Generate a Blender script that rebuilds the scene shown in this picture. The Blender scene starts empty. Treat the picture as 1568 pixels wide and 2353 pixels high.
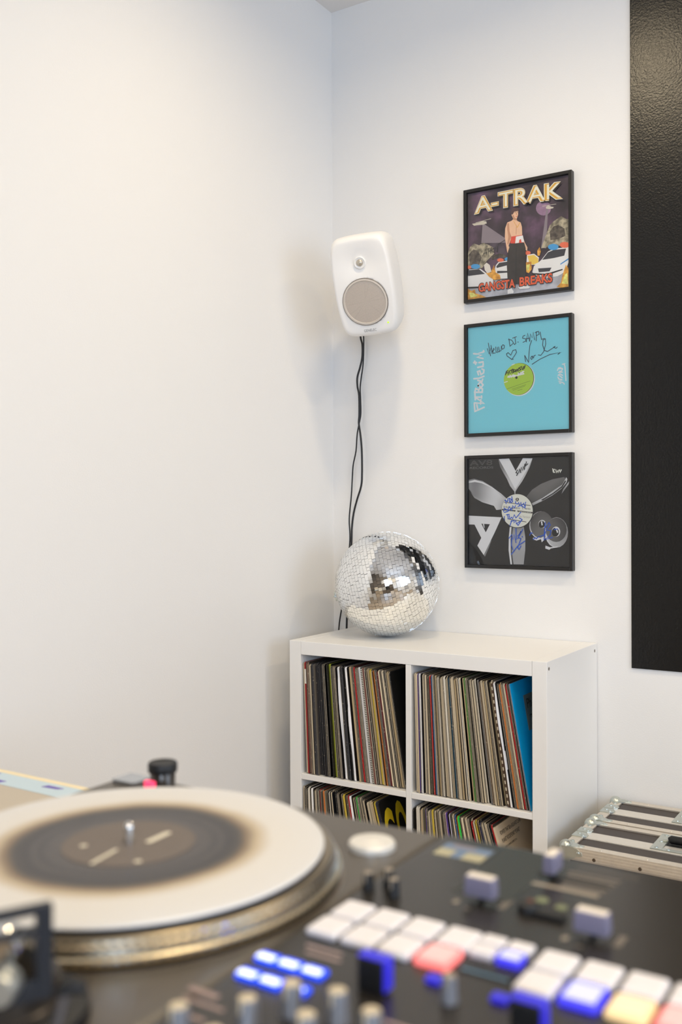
import bpy, math, random
from mathutils import Matrix, Vector
random.seed(7)
PI = math.pi
scn = bpy.context.scene
COL = scn.collection

# ------------------------------------------------------------------ camera
cam_d = bpy.data.cameras.new('camera')
cam = bpy.data.objects.new('camera', cam_d)
COL.objects.link(cam)
YAW, PIT, ROL = 0.564917, -0.0052, -0.0042117
F = Vector((-math.sin(YAW)*math.cos(PIT), math.cos(YAW)*math.cos(PIT), math.sin(PIT)))
R = Vector((math.cos(YAW), math.sin(YAW), 0))
U = R.cross(F)
R2 = R*math.cos(ROL)+U*math.sin(ROL)
U2 = -R*math.sin(ROL)+U*math.cos(ROL)
CAM = Vector((1.69717, -2.63236, 1.13887))
M = Matrix.Identity(4)
for i in range(3):
    M[i][0], M[i][1], M[i][2], M[i][3] = R2[i], U2[i], -F[i], CAM[i]
cam.matrix_world = M
cam_d.sensor_fit = 'HORIZONTAL'
cam_d.sensor_width = 24.0
cam_d.lens = 2228.684*24/1568
cam_d.dof.use_dof = True
cam_d.dof.focus_distance = 2.78
cam_d.dof.aperture_fstop = 4.4
cam_d.clip_start = 0.02
scn.camera = cam

# ------------------------------------------------------------------ world, lights, exposure
vs = scn.view_settings
vs.view_transform = 'Standard'
vs.look = 'None'
vs.exposure = -1.30
vs.gamma = 1.0
vs.use_curve_mapping = False
wd = bpy.data.worlds.new('world')
scn.world = wd
wd.use_nodes = True
bg = wd.node_tree.nodes['Background']
bg.inputs[0].default_value = (0.72, 0.84, 1.0, 1)
bg.inputs[1].default_value = 1.0

ROOM_X, ROOM_Y, CEIL = 4.2, -4.6, 2.73
WIN = (-2.75, -0.95, 0.75, 2.25)      # y0 y1 z0 z1 of the window in the right wall
def area(name, loc, rot, sx, sy, power, color, shape='RECTANGLE'):
    l = bpy.data.lights.new(name, 'AREA')
    l.shape = shape; l.size = sx
    if shape == 'RECTANGLE': l.size_y = sy
    l.energy = power; l.color = color
    o = bpy.data.objects.new(name, l)
    o.location = loc; o.rotation_euler = rot
    COL.objects.link(o)
    return o
# daylight entering by the two windows
WIN2 = (2.10, 3.80, 0.75, 2.25)      # x0 x1 z0 z1 of the window in the front wall
SKY = (0.60, 0.76, 1.0)
area('window_daylight', (ROOM_X+0.16, (WIN[0]+WIN[1])/2, (WIN[2]+WIN[3])/2), (0, PI/2, 0), WIN[3]-WIN[2]-.1, WIN[1]-WIN[0]-.1, 105, SKY)
area('window_daylight', ((WIN2[0]+WIN2[1])/2, ROOM_Y-0.16, (WIN2[2]+WIN2[3])/2), (PI/2, 0, 0), WIN2[1]-WIN2[0]-.1, WIN2[3]-WIN2[2]-.1, 215, SKY)

# ------------------------------------------------------------------ helpers
def S(r, g, b):
    f = lambda c: (c/255/12.92) if c <= 10 else ((c/255+.055)/1.055)**2.4
    return (f(r), f(g), f(b), 1)

MATS = {}
def P(name, col, rough=.5, metal=0, spec=.5, bump=0, bscale=80, emit=None, estr=0, var=0, vscale=8, coat=0):
    if name in MATS: return MATS[name]
    m = bpy.data.materials.new(name); m.use_nodes = True
    nt = m.node_tree; b = nt.nodes['Principled BSDF']
    if len(col) == 3: col = (*col, 1)
    b.inputs['Base Color'].default_value = col
    b.inputs['Roughness'].default_value = rough
    b.inputs['Metallic'].default_value = metal
    b.inputs['Specular IOR Level'].default_value = spec
    b.inputs['Coat Weight'].default_value = coat
    if emit:
        b.inputs['Emission Color'].default_value = (*emit[:3], 1)
        b.inputs['Emission Strength'].default_value = estr
    if bump or var:
        tc = nt.nodes.new('ShaderNodeTexCoord')
    if bump:
        n = nt.nodes.new('ShaderNodeTexNoise'); n.inputs['Scale'].default_value = bscale; n.inputs['Detail'].default_value = 3
        bp = nt.nodes.new('ShaderNodeBump'); bp.inputs['Strength'].default_value = bump; bp.inputs['Distance'].default_value = .002
        nt.links.new(tc.outputs['Object'], n.inputs['Vector'])
        nt.links.new(n.outputs['Fac'], bp.inputs['Height']); nt.links.new(bp.outputs['Normal'], b.inputs['Normal'])
    if var:
        n2 = nt.nodes.new('ShaderNodeTexNoise'); n2.inputs['Scale'].default_value = vscale; n2.inputs['Detail'].default_value = 4
        mx = nt.nodes.new('ShaderNodeMix'); mx.data_type = 'RGBA'
        mx.inputs[6].default_value = tuple(c*(1-var) for c in col[:3])+(1,)
        mx.inputs[7].default_value = tuple(min(1, c*(1+var)) for c in col[:3])+(1,)
        nt.links.new(tc.outputs['Object'], n2.inputs['Vector'])
        if var > .18:
            mr = nt.nodes.new('ShaderNodeMapRange'); mr.inputs[1].default_value = .38; mr.inputs[2].default_value = .62
            nt.links.new(n2.outputs['Fac'], mr.inputs[0]); nt.links.new(mr.outputs[0], mx.inputs[0])
        else:
            nt.links.new(n2.outputs['Fac'], mx.inputs[0])
        nt.links.new(mx.outputs[2], b.inputs['Base Color'])
    MATS[name] = m
    return m

class MB:
    """collects faces; build() links them as one mesh object"""
    def __init__(s, o=(0, 0, 0)):
        s.v = []; s.f = []; s.m = []; s.o = Vector(o)
    def add(s, vs, fs, mi=0, T=None):
        n = len(s.v)
        for v in vs:
            v = Vector(v)
            if T is not None: v = T @ v
            s.v.append(v - s.o)
        for f in fs:
            s.f.append([n+i for i in f]); s.m.append(mi)
        return s
    def box(s, x0, x1, y0, y1, z0, z1, mi=0, T=None):
        vs = [(x0,y0,z0),(x1,y0,z0),(x1,y1,z0),(x0,y1,z0),(x0,y0,z1),(x1,y0,z1),(x1,y1,z1),(x0,y1,z1)]
        return s.add(vs, [(0,3,2,1),(4,5,6,7),(0,1,5,4),(1,2,6,5),(2,3,7,6),(3,0,4,7)], mi, T)
    def lathe(s, c, prof, n=40, mi=0, T=None, mis=None, cap=True):
        """profile of (r, z) about a vertical axis at c"""
        vs = []; fs = []; ms = []
        for (r, z) in prof:
            for k in range(n):
                a = 2*PI*k/n
                vs.append((c[0]+r*math.cos(a), c[1]+r*math.sin(a), c[2]+z))
        for i in range(len(prof)-1):
            for k in range(n):
                k2 = (k+1) % n
                fs.append((i*n+k, i*n+k2, (i+1)*n+k2, (i+1)*n+k)); ms.append(mis[i] if mis else mi)
        b = len(vs)
        vs.append((c[0], c[1], c[2]+prof[0][1])); vs.append((c[0], c[1], c[2]+prof[-1][1]))
        for k in range(n if cap else 0):
            k2 = (k+1) % n
            fs.append((b, k2, k)); ms.append(mis[0] if mis else mi)
            j = (len(prof)-1)*n
            fs.append((b+1, j+k, j+k2)); ms.append(mis[-1] if mis else mi)
        n0 = len(s.m)
        s.add(vs, fs, mi, T)
        s.m[n0:] = ms
        return s
    def tube(s, pts, r, n=10, mi=0, T=None):
        pts = [Vector(p) for p in pts]
        vs = []; fs = []
        up = Vector((0, 0, 1))
        px = None
        for i, p in enumerate(pts):
            d = (pts[min(i+1, len(pts)-1)]-pts[max(i-1, 0)]).normalized()
            if px is None:
                px = d.orthogonal().normalized()
            px = (px - d*px.dot(d)).normalized()
            py = d.cross(px)
            rr = r[i] if isinstance(r, (list, tuple)) else r
            for k in range(n):
                a = 2*PI*k/n
                vs.append(p+px*rr*math.cos(a)+py*rr*math.sin(a))
        for i in range(len(pts)-1):
            for k in range(n):
                k2 = (k+1) % n
                fs.append((i*n+k, i*n+k2, (i+1)*n+k2, (i+1)*n+k))
        fs.append(tuple(range(n))[::-1]); fs.append(tuple(range((len(pts)-1)*n, len(pts)*n)))
        return s.add(vs, fs, mi, T)
    def prism(s, poly, y0, y1, mi=0, T=None):
        """polygon in x,z extruded along y"""
        n = len(poly)
        vs = [(x, y0, z) for x, z in poly]+[(x, y1, z) for x, z in poly]
        fs = [tuple(range(n)), tuple(range(2*n-1, n-1, -1))]
        for k in range(n):
            k2 = (k+1) % n
            fs.append((k, n+k, n+k2, k2))
        return s.add(vs, fs, mi, T)
    def prismz(s, poly, z0, z1, mi=0, T=None):
        n = len(poly)
        vs = [(x, y, z0) for x, y in poly]+[(x, y, z1) for x, y in poly]
        fs = [tuple(range(n))[::-1], tuple(range(n, 2*n))]
        for k in range(n):
            k2 = (k+1) % n
            fs.append((k, k2, n+k2, n+k))
        return s.add(vs, fs, mi, T)
    def build(s, name, mats, parent=None, smooth=None, bevel=0, seg=2, label=None, kind=None):
        me = bpy.data.meshes.new(name)
        me.from_pydata(s.v, [], s.f)
        if not isinstance(mats, (list, tuple)): mats = [mats]
        for m in mats: me.materials.append(m)
        me.polygons.foreach_set('material_index', s.m)
        if smooth is not None:
            me.polygons.foreach_set('use_smooth', [True]*len(me.polygons))
            me.set_sharp_from_angle(angle=math.radians(smooth))
        me.update()
        o = bpy.data.objects.new(name, me)
        COL.objects.link(o)
        if parent is not None: o.parent = parent
        else: o.location = s.o
        if bevel:
            bm = o.modifiers.new('bevel', 'BEVEL'); bm.width = bevel; bm.segments = seg; bm.limit_method = 'ANGLE'
        if label: o['label'] = label
        if kind: o['kind'] = kind
        return o

def tag(o, label, cat, group=None):
    o['label'] = label; o['category'] = cat
    if group: o['group'] = group
    return o
def thing(name, label, cat, loc=(0, 0, 0), group=None, mat=None):
    o = bpy.data.objects.new(name, None); COL.objects.link(o)
    o.empty_display_size = .05
    if mat is not None: o.matrix_world = mat
    else: o.location = loc
    return tag(o, label, cat, group)

def text2d(body, size=1.0, bold=0.0):
    """outline of a word in the built-in font: verts (x, y), faces"""
    cu = bpy.data.curves.new('t', 'FONT'); cu.body = body; cu.size = size; cu.offset = bold; cu.resolution_u = 4
    ob = bpy.data.objects.new('t', cu); COL.objects.link(ob)
    me = bpy.data.meshes.new_from_object(ob)
    vs = [(v.co.x, v.co.y) for v in me.vertices]; fs = [tuple(p.vertices) for p in me.polygons]
    bpy.data.objects.remove(ob); bpy.data.curves.remove(cu); bpy.data.meshes.remove(me)
    return vs, fs
def text_fit(body, x0, x1, y0, y1, bold=0.0, slope=0.0):
    vs, fs = text2d(body, 1.0, bold)
    ax = min(v[0] for v in vs); bx = max(v[0] for v in vs); ay = min(v[1] for v in vs); by = max(v[1] for v in vs)
    return [(x0+(v[0]-ax)/(bx-ax)*(x1-x0), y0+(v[1]-ay)/(by-ay)*(y1-y0)+slope*(v[0]-ax)/(bx-ax)) for v in vs], fs
def ribbon(ln, w):
    """one pen line as a single flat strip with round ends: verts, faces"""
    ln = [p for i, p in enumerate(ln) if i == 0 or math.dist(p, ln[i-1]) > 1e-5]
    h = w/2
    if len(ln) == 1:
        return [(ln[0][0]+h*math.cos(k*PI/5), ln[0][1]+h*math.sin(k*PI/5)) for k in range(10)], [tuple(range(10))]
    ds = []
    for a, b in zip(ln, ln[1:]):
        L = math.dist(a, b); ds.append(((b[0]-a[0])/L, (b[1]-a[1])/L))
    vs = []; fs = []
    for i, p in enumerate(ln):
        d0, d1 = ds[max(i-1, 0)], ds[min(i, len(ds)-1)]
        tx, ty = d0[0]+d1[0], d0[1]+d1[1]; L = math.hypot(tx, ty)
        if L < .3: tx, ty, L = d1[0], d1[1], 1
        tx /= L; ty /= L
        k = min(1.5, 1/max(.5, tx*d1[0]+ty*d1[1]))
        vs += [(p[0]-ty*h*k, p[1]+tx*h*k), (p[0]+ty*h*k, p[1]-tx*h*k)]
        if i: fs.append((2*i-2, 2*i-1, 2*i+1, 2*i))
    for p, d, a, b in ((ln[0], (-ds[0][0], -ds[0][1]), 1, 0), (ln[-1], ds[-1], len(vs)-2, len(vs)-1)):
        n = len(vs); an = math.atan2(d[1], d[0])
        for q in (.28, 0, -.28): vs.append((p[0]+h*math.cos(an+q*PI), p[1]+h*math.sin(an+q*PI)))
        fs.append((a, n, n+1, n+2, b))
    return vs, fs
def stroke2d(lines, w): return [ribbon(l, w) for l in lines]

# ------------------------------------------------------------------ materials
m_wall = P('wall_paint', S(236, 234, 231), .75, bump=.12, bscale=260)
m_ceil = P('ceiling_paint', S(232, 229, 226), .85)
m_lam = P('white_laminate', S(240, 238, 234), .32, var=.015, vscale=3)
m_black = P('black_plastic', S(22, 22, 23), .42)
m_blackr = P('black_rubber', S(14, 14, 16), .55)
m_frame = P('black_frame_paint', S(24, 22, 21), .4)
m_alu = P('brushed_aluminium', S(230, 225, 216), .38, metal=.65, var=.06, vscale=60)
m_zinc = P('zinc_steel', S(200, 205, 198), .33, metal=.9, var=.15, vscale=40)
m_lami = P('case_laminate', S(62, 54, 50), .5, bump=.25, bscale=400)
m_silver = P('silver_cap', S(205, 205, 210), .3, metal=.6)
m_spk = P('white_speaker_paint', S(243, 241, 238), .42)
# ------------------------------------------------------------------ flat print data (u, v on each sleeve)
INK2=[[(0.209,0.84),(0.22,0.779),(0.231,0.717)],[(0.199,0.789),(0.216,0.735),(0.24,0.801)],[(0.236,0.816),(0.247,0.737)],[(0.249,0.754),(0.27,0.775),(0.262,0.787),(0.252,0.765),(0.26,0.738),(0.282,0.742)],[(0.283,0.797),(0.287,0.751),(0.301,0.742)],[(0.299,0.792),(0.305,0.749),(0.322,0.748)],[(0.313,0.794),(0.322,0.754),(0.338,0.758),(0.341,0.801)],[(0.356,0.811),(0.343,0.792),(0.351,0.768),(0.369,0.778),(0.371,0.801),(0.356,0.811)],[(0.416,0.86),(0.427,0.789)],[(0.412,0.854),(0.445,0.844),(0.462,0.816),(0.427,0.79)],[(0.466,0.809),(0.471,0.805)],[(0.453,0.862),(0.491,0.872)],[(0.475,0.868),(0.485,0.81),(0.47,0.801)],[(0.504,0.822),(0.509,0.82)],[(0.576,0.877),(0.555,0.87),(0.551,0.853),(0.58,0.843),(0.583,0.824),(0.555,0.814)],[(0.588,0.815),(0.6,0.894),(0.62,0.816)],[(0.586,0.843),(0.617,0.846)],[(0.621,0.821),(0.627,0.885),(0.644,0.847),(0.655,0.898),(0.668,0.826)],[(0.683,0.815),(0.685,0.899)],[(0.672,0.891),(0.704,0.901),(0.712,0.872),(0.685,0.863)],[(0.721,0.892),(0.734,0.824),(0.763,0.83)],[(0.447,0.665),(0.398,0.702),(0.392,0.723),(0.408,0.732),(0.435,0.707),(0.455,0.748),(0.484,0.753),(0.491,0.728),(0.471,0.698),(0.448,0.671),(0.46,0.667)],[(0.571,0.693),(0.58,0.634)],[(0.571,0.693),(0.609,0.626)],[(0.609,0.626),(0.614,0.709),(0.621,0.776),(0.639,0.823)],[(0.639,0.68),(0.629,0.662),(0.639,0.649),(0.65,0.667),(0.639,0.68)],[(0.65,0.682),(0.658,0.66),(0.662,0.681),(0.676,0.686)],[(0.703,0.686),(0.727,0.68),(0.755,0.712),(0.774,0.777),(0.771,0.826),(0.749,0.817),(0.744,0.773),(0.762,0.722),(0.79,0.709),(0.837,0.733),(0.866,0.749),(0.845,0.743),(0.872,0.73),(0.883,0.74)],[(0.643,0.606),(0.719,0.646),(0.813,0.68),(0.922,0.691),(0.888,0.675),(0.907,0.686)]]
WHITE2=[[(0.062,0.288),(0.069,0.209),(0.164,0.242)],[(0.088,0.271),(0.099,0.222)],[(0.066,0.289),(0.164,0.278),(0.084,0.333)],[(0.127,0.276),(0.13,0.315)],[(0.069,0.343),(0.12,0.34)],[(0.069,0.377),(0.073,0.318)],[(0.135,0.336),(0.139,0.331)],[(0.137,0.349),(0.139,0.345)],[(0.065,0.389),(0.146,0.384)],[(0.066,0.389),(0.078,0.423),(0.108,0.409),(0.108,0.388)],[(0.108,0.409),(0.125,0.428),(0.147,0.415),(0.144,0.384)],[(0.103,0.448),(0.136,0.431),(0.153,0.453),(0.129,0.482),(0.108,0.467),(0.103,0.448)],[(0.099,0.499),(0.142,0.485),(0.15,0.507)],[(0.059,0.517),(0.112,0.518),(0.163,0.533)],[(0.108,0.55),(0.097,0.581),(0.12,0.587),(0.133,0.551),(0.159,0.565),(0.163,0.591),(0.142,0.604)],[(0.099,0.621),(0.154,0.627),(0.156,0.654)],[(0.112,0.665),(0.154,0.669)],[(0.057,0.669),(0.088,0.667)],[(0.068,0.682),(0.078,0.653)],[(0.154,0.7),(0.093,0.717),(0.138,0.732),(0.088,0.748),(0.159,0.761)],[(0.057,0.754),(0.088,0.748)],[(0.159,0.773),(0.163,0.763)]]
PROMO2=[[(0.944,0.584),(0.954,0.563),(0.963,0.435)],[(0.954,0.586),(0.93,0.583)],[(0.896,0.545),(0.931,0.546)],[(0.884,0.531),(0.893,0.552),(0.911,0.555),(0.931,0.538),(0.919,0.521),(0.901,0.522)],[(0.892,0.512),(0.931,0.513)],[(0.889,0.486),(0.907,0.499),(0.931,0.483)],[(0.901,0.485),(0.929,0.461)],[(0.888,0.471),(0.898,0.452),(0.923,0.446)],[(0.892,0.456),(0.931,0.442),(0.894,0.435),(0.931,0.42)],[(0.901,0.418),(0.915,0.414)],[(0.939,0.416),(0.948,0.404)]]
LAB2=[(0.509,0.481),(0.363,0.492),(0.654,0.472)]
LABK2=[[(0.381,0.529),(0.389,0.559),(0.404,0.566)],[(0.384,0.545),(0.404,0.549)],[(0.408,0.531),(0.417,0.565),(0.427,0.538)],[(0.427,0.564),(0.453,0.574)],[(0.441,0.569),(0.447,0.54)],[(0.458,0.545),(0.453,0.577),(0.471,0.572),(0.458,0.562),(0.474,0.553),(0.458,0.545)],[(0.482,0.568),(0.476,0.557),(0.486,0.55),(0.493,0.563),(0.482,0.568)],[(0.496,0.574),(0.502,0.562)],[(0.512,0.582),(0.504,0.551)],[(0.531,0.591),(0.519,0.58),(0.533,0.568),(0.52,0.559)],[(0.541,0.594),(0.547,0.567),(0.557,0.568)],[(0.559,0.589),(0.562,0.571)],[(0.565,0.573),(0.564,0.596),(0.571,0.582),(0.575,0.6)]]
LABW2=[[(0.404,0.511),(0.427,0.519)],[(0.417,0.515),(0.422,0.502)],[(0.433,0.522),(0.439,0.502)],[(0.453,0.524),(0.457,0.504)],[(0.435,0.512),(0.455,0.515)],[(0.463,0.525),(0.468,0.507),(0.482,0.511)],[(0.466,0.516),(0.478,0.519)],[(0.506,0.536),(0.509,0.514),(0.496,0.514)],[(0.519,0.539),(0.515,0.52),(0.525,0.518),(0.528,0.536),(0.519,0.539)],[(0.533,0.54),(0.536,0.52)],[(0.551,0.548),(0.535,0.53),(0.557,0.523)],[(0.563,0.547),(0.547,0.542),(0.561,0.526)],[(0.404,0.505),(0.563,0.524)]]
LABL2=[[(0.392,0.397),(0.623,0.456)],[(0.445,0.392),(0.582,0.425)],[(0.454,0.381),(0.575,0.414)],[(0.502,0.377),(0.547,0.385)],[(0.519,0.336),(0.541,0.339)]]
LABP2=[[(0.37,0.46),(0.401,0.467)],[(0.445,0.615),(0.47,0.623)]]
P3=[('g2',[(0.306,0.986),(0.323,0.92),(0.356,0.862),(0.393,0.801),(0.422,0.739),(0.471,0.678),(0.5,0.724),(0.54,0.777),(0.572,0.829),(0.613,0.904),(0.643,0.983),(0.548,0.992),(0.479,0.876),(0.414,0.993)]),('w',[(0.31,0.992),(0.414,0.993),(0.477,0.876),(0.55,0.992),(0.643,0.988),(0.59,0.886),(0.473,0.707),(0.401,0.839)]),('w',[(-0.0,0.463),(0.337,0.448),(0.268,0.308),(0.218,0.214),(0.154,0.092),(0.089,0.179),(0.129,0.254),(0.06,0.378),(-0.0,0.379)]),('g1',[(0.154,0.092),(0.218,0.214),(0.235,0.234),(0.209,0.167),(0.167,0.077)]),('k',[(0.131,0.387),(0.218,0.383),(0.176,0.306)]),('g1',[(0.146,0.387),(0.16,0.385),(0.165,0.344),(0.154,0.356)]),('g3',[(-0.002,0.802),(0.056,0.813),(0.142,0.791),(0.243,0.732),(0.335,0.667),(0.389,0.621),(0.356,0.578),(0.339,0.54),(0.26,0.562),(0.142,0.608),(0.056,0.651),(-0.0,0.718)]),('w',[(-0.0,0.788),(0.065,0.802),(0.15,0.779),(0.26,0.717),(0.36,0.632),(0.376,0.615),(0.335,0.655),(0.235,0.725),(0.133,0.77),(0.065,0.781),(-0.0,0.774)]),('g1',[(0.022,0.686),(0.056,0.651),(0.142,0.608),(0.26,0.562),(0.339,0.54),(0.337,0.521),(0.285,0.516),(0.26,0.555),(0.142,0.589),(0.06,0.631)]),('g0',[(0.582,0.636),(0.637,0.7),(0.724,0.753),(0.834,0.793),(0.943,0.811),(0.958,0.796),(0.927,0.744),(0.834,0.685),(0.74,0.625),(0.625,0.571)]),('g1',[(0.625,0.571),(0.74,0.625),(0.834,0.685),(0.927,0.744),(0.958,0.796),(0.962,0.809),(0.975,0.792),(0.966,0.759),(0.919,0.707),(0.834,0.648),(0.732,0.595),(0.637,0.553)]),('k',[(0.724,0.607),(0.834,0.666),(0.919,0.728),(0.954,0.781),(0.962,0.773),(0.927,0.718),(0.842,0.659),(0.74,0.601)]),('g1',[(0.992,0.773),(0.985,0.744),(0.95,0.7),(0.919,0.659),(0.935,0.7),(0.973,0.751)]),('g2',[(0.424,0.372),(0.556,0.371),(0.572,0.262),(0.571,0.148),(0.555,0.015),(0.424,0.013),(0.405,0.143),(0.409,0.273)]),('w',[(0.419,0.357),(0.434,0.357),(0.424,0.243),(0.426,0.12),(0.438,0.012),(0.424,0.013),(0.408,0.143),(0.411,0.273)]),('k',[(0.442,0.357),(0.451,0.358),(0.437,0.243),(0.439,0.121),(0.455,0.013),(0.444,0.013),(0.431,0.121),(0.429,0.243)]),('g1',[(0.84,0.379),(0.834,0.339),(0.818,0.304),(0.793,0.275),(0.761,0.256),(0.726,0.249),(0.69,0.254),(0.658,0.272),(0.632,0.299),(0.616,0.335),(0.61,0.374),(0.616,0.414),(0.632,0.45),(0.658,0.479),(0.69,0.497),(0.726,0.504),(0.761,0.498),(0.793,0.48),(0.818,0.453),(0.834,0.418)]),('g0',[(0.839,0.381),(0.834,0.343),(0.818,0.309),(0.794,0.281),(0.764,0.263),(0.73,0.256),(0.697,0.261),(0.666,0.278),(0.642,0.305),(0.626,0.339),(0.621,0.378),(0.626,0.416),(0.642,0.451),(0.666,0.479),(0.697,0.497),(0.73,0.503),(0.764,0.497),(0.794,0.48),(0.818,0.453),(0.834,0.419)]),('g1',[(0.979,0.315),(0.974,0.272),(0.959,0.234),(0.935,0.203),(0.905,0.183),(0.871,0.175),(0.838,0.181),(0.807,0.199),(0.783,0.229),(0.767,0.267),(0.762,0.31),(0.767,0.353),(0.783,0.391),(0.807,0.422),(0.838,0.442),(0.871,0.45),(0.905,0.443),(0.935,0.424),(0.959,0.395),(0.974,0.357)]),('g2',[(0.974,0.305),(0.969,0.267),(0.956,0.233),(0.934,0.205),(0.908,0.187),(0.878,0.18),(0.848,0.185),(0.82,0.202),(0.799,0.229),(0.785,0.263),(0.78,0.3),(0.785,0.339),(0.799,0.373),(0.82,0.401),(0.848,0.419),(0.878,0.425),(0.908,0.42),(0.934,0.403),(0.956,0.376),(0.969,0.343)]),('g0',[(0.968,0.338),(0.963,0.304),(0.949,0.273),(0.927,0.249),(0.9,0.232),(0.869,0.226),(0.838,0.231),(0.81,0.245),(0.788,0.269),(0.774,0.3),(0.769,0.334),(0.774,0.368),(0.788,0.399),(0.81,0.424),(0.838,0.44),(0.869,0.446),(0.9,0.441),(0.927,0.426),(0.949,0.402),(0.963,0.372)]),('w',[(0.772,0.388),(0.77,0.376),(0.765,0.366),(0.757,0.357),(0.747,0.352),(0.736,0.35),(0.725,0.351),(0.715,0.356),(0.707,0.365),(0.701,0.375),(0.7,0.386),(0.701,0.398),(0.707,0.409),(0.715,0.417),(0.725,0.423),(0.736,0.425),(0.747,0.423),(0.757,0.418),(0.765,0.41),(0.77,0.399)]),('k',[(0.762,0.385),(0.761,0.374),(0.756,0.365),(0.75,0.358),(0.741,0.353),(0.732,0.351),(0.723,0.352),(0.714,0.357),(0.708,0.364),(0.703,0.373),(0.702,0.383),(0.703,0.394),(0.708,0.403),(0.714,0.41),(0.723,0.415),(0.732,0.417),(0.741,0.416),(0.75,0.411),(0.756,0.404),(0.761,0.395)]),('w',[(0.724,0.408),(0.736,0.416),(0.742,0.378),(0.73,0.374)]),('w',[(0.907,0.32),(0.905,0.306),(0.899,0.293),(0.891,0.283),(0.879,0.276),(0.867,0.274),(0.854,0.275),(0.843,0.282),(0.834,0.292),(0.828,0.304),(0.826,0.319),(0.828,0.333),(0.834,0.346),(0.843,0.356),(0.854,0.363),(0.867,0.366),(0.879,0.364),(0.891,0.357),(0.899,0.347),(0.905,0.335)]),('k',[(0.895,0.316),(0.894,0.303),(0.889,0.292),(0.881,0.283),(0.872,0.277),(0.861,0.275),(0.851,0.277),(0.841,0.282),(0.834,0.291),(0.829,0.302),(0.827,0.314),(0.829,0.327),(0.834,0.338),(0.841,0.347),(0.851,0.353),(0.861,0.355),(0.872,0.353),(0.881,0.348),(0.889,0.339),(0.894,0.328)]),('w',[(0.859,0.354),(0.873,0.358),(0.889,0.314),(0.878,0.306)]),('w',[(0.645,0.26),(0.681,0.268),(0.72,0.262),(0.752,0.274),(0.756,0.244),(0.732,0.221),(0.724,0.25),(0.681,0.236),(0.653,0.245)]),('w',[(0.768,0.192),(0.811,0.178),(0.889,0.188),(0.869,0.176),(0.819,0.167),(0.803,0.154),(0.765,0.166)]),('g1',[(0.467,0.705),(0.477,0.705),(0.477,0.663),(0.469,0.663)])]
LAB3=[(0.495,0.509),(0.34,0.508),(0.645,0.511)]
BLUE3=[[(0.381,0.609),(0.386,0.575)],[(0.372,0.605),(0.401,0.594),(0.405,0.624)],[(0.418,0.625),(0.422,0.586)],[(0.416,0.625),(0.442,0.613),(0.424,0.586)],[(0.442,0.64),(0.451,0.594),(0.434,0.583)],[(0.479,0.594),(0.483,0.575),(0.5,0.571),(0.512,0.587),(0.517,0.556),(0.532,0.587),(0.542,0.557),(0.56,0.579),(0.568,0.549),(0.579,0.587)],[(0.504,0.549),(0.532,0.557),(0.572,0.534),(0.576,0.557)],[(0.36,0.502),(0.368,0.532),(0.401,0.514),(0.418,0.548),(0.442,0.51),(0.451,0.556),(0.467,0.533),(0.479,0.556)],[(0.368,0.494),(0.401,0.502),(0.442,0.533)],[(0.368,0.456),(0.372,0.417),(0.364,0.44)],[(0.389,0.471),(0.418,0.475)],[(0.401,0.475),(0.408,0.433)],[(0.418,0.464),(0.422,0.434),(0.442,0.449),(0.451,0.434),(0.467,0.472),(0.483,0.442),(0.532,0.496)],[(0.442,0.419),(0.424,0.372)],[(0.434,0.411),(0.467,0.419),(0.463,0.396),(0.483,0.419),(0.487,0.389),(0.54,0.42)],[(0.487,0.396),(0.504,0.374),(0.544,0.428),(0.516,0.442)],[(0.483,0.345),(0.485,0.244)],[(0.414,0.254),(0.442,0.289),(0.455,0.243),(0.463,0.289),(0.483,0.214)],[(0.442,0.258),(0.438,0.193),(0.451,0.148)],[(0.5,0.275),(0.532,0.321),(0.508,0.26),(0.532,0.253),(0.5,0.169),(0.512,0.15),(0.532,0.185)],[(0.55,0.337),(0.5,0.252)],[(0.544,0.272),(0.547,0.267)],[(0.436,0.105),(0.5,0.184),(0.571,0.231)],[(0.617,0.285),(0.629,0.308),(0.645,0.301)],[(0.653,0.245),(0.669,0.264),(0.681,0.253),(0.7,0.272),(0.732,0.279),(0.764,0.296),(0.771,0.319)],[(0.768,0.401),(0.76,0.326),(0.756,0.244)],[(0.771,0.356),(0.803,0.402),(0.815,0.38),(0.779,0.334),(0.822,0.328),(0.811,0.283),(0.76,0.244),(0.834,0.268)],[(0.85,0.339),(0.881,0.344)]]
BLK3=[[(0.5,0.885),(0.485,0.861),(0.504,0.853),(0.491,0.834)],[(0.512,0.86),(0.52,0.894),(0.532,0.86)],[(0.528,0.864),(0.538,0.909),(0.548,0.879),(0.556,0.917),(0.566,0.886)],[(0.568,0.894),(0.572,0.935)],[(0.571,0.935),(0.585,0.939),(0.574,0.916)],[(0.587,0.958),(0.582,0.924),(0.601,0.938)]]
KW3=[[(0.84,0.887),(0.847,0.855)],[(0.857,0.882),(0.843,0.867),(0.859,0.854)],[(0.869,0.877),(0.875,0.852),(0.885,0.87),(0.89,0.852),(0.898,0.874)],[(0.906,0.876),(0.91,0.854),(0.921,0.876)]]
AV3=[(0.009,0.933),(0.247,0.933),(0.013,0.902),(0.258,0.902),(0.03,0.988)]
L3=[[(0.367,0.588),(0.622,0.557)],[(0.401,0.433),(0.582,0.406)],[(0.352,0.521),(0.641,0.486)]]
LT3=[(0.368,0.536),(0.617,0.512),(0.516,0.45),(0.617,0.44),(0.496,0.613)]
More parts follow.
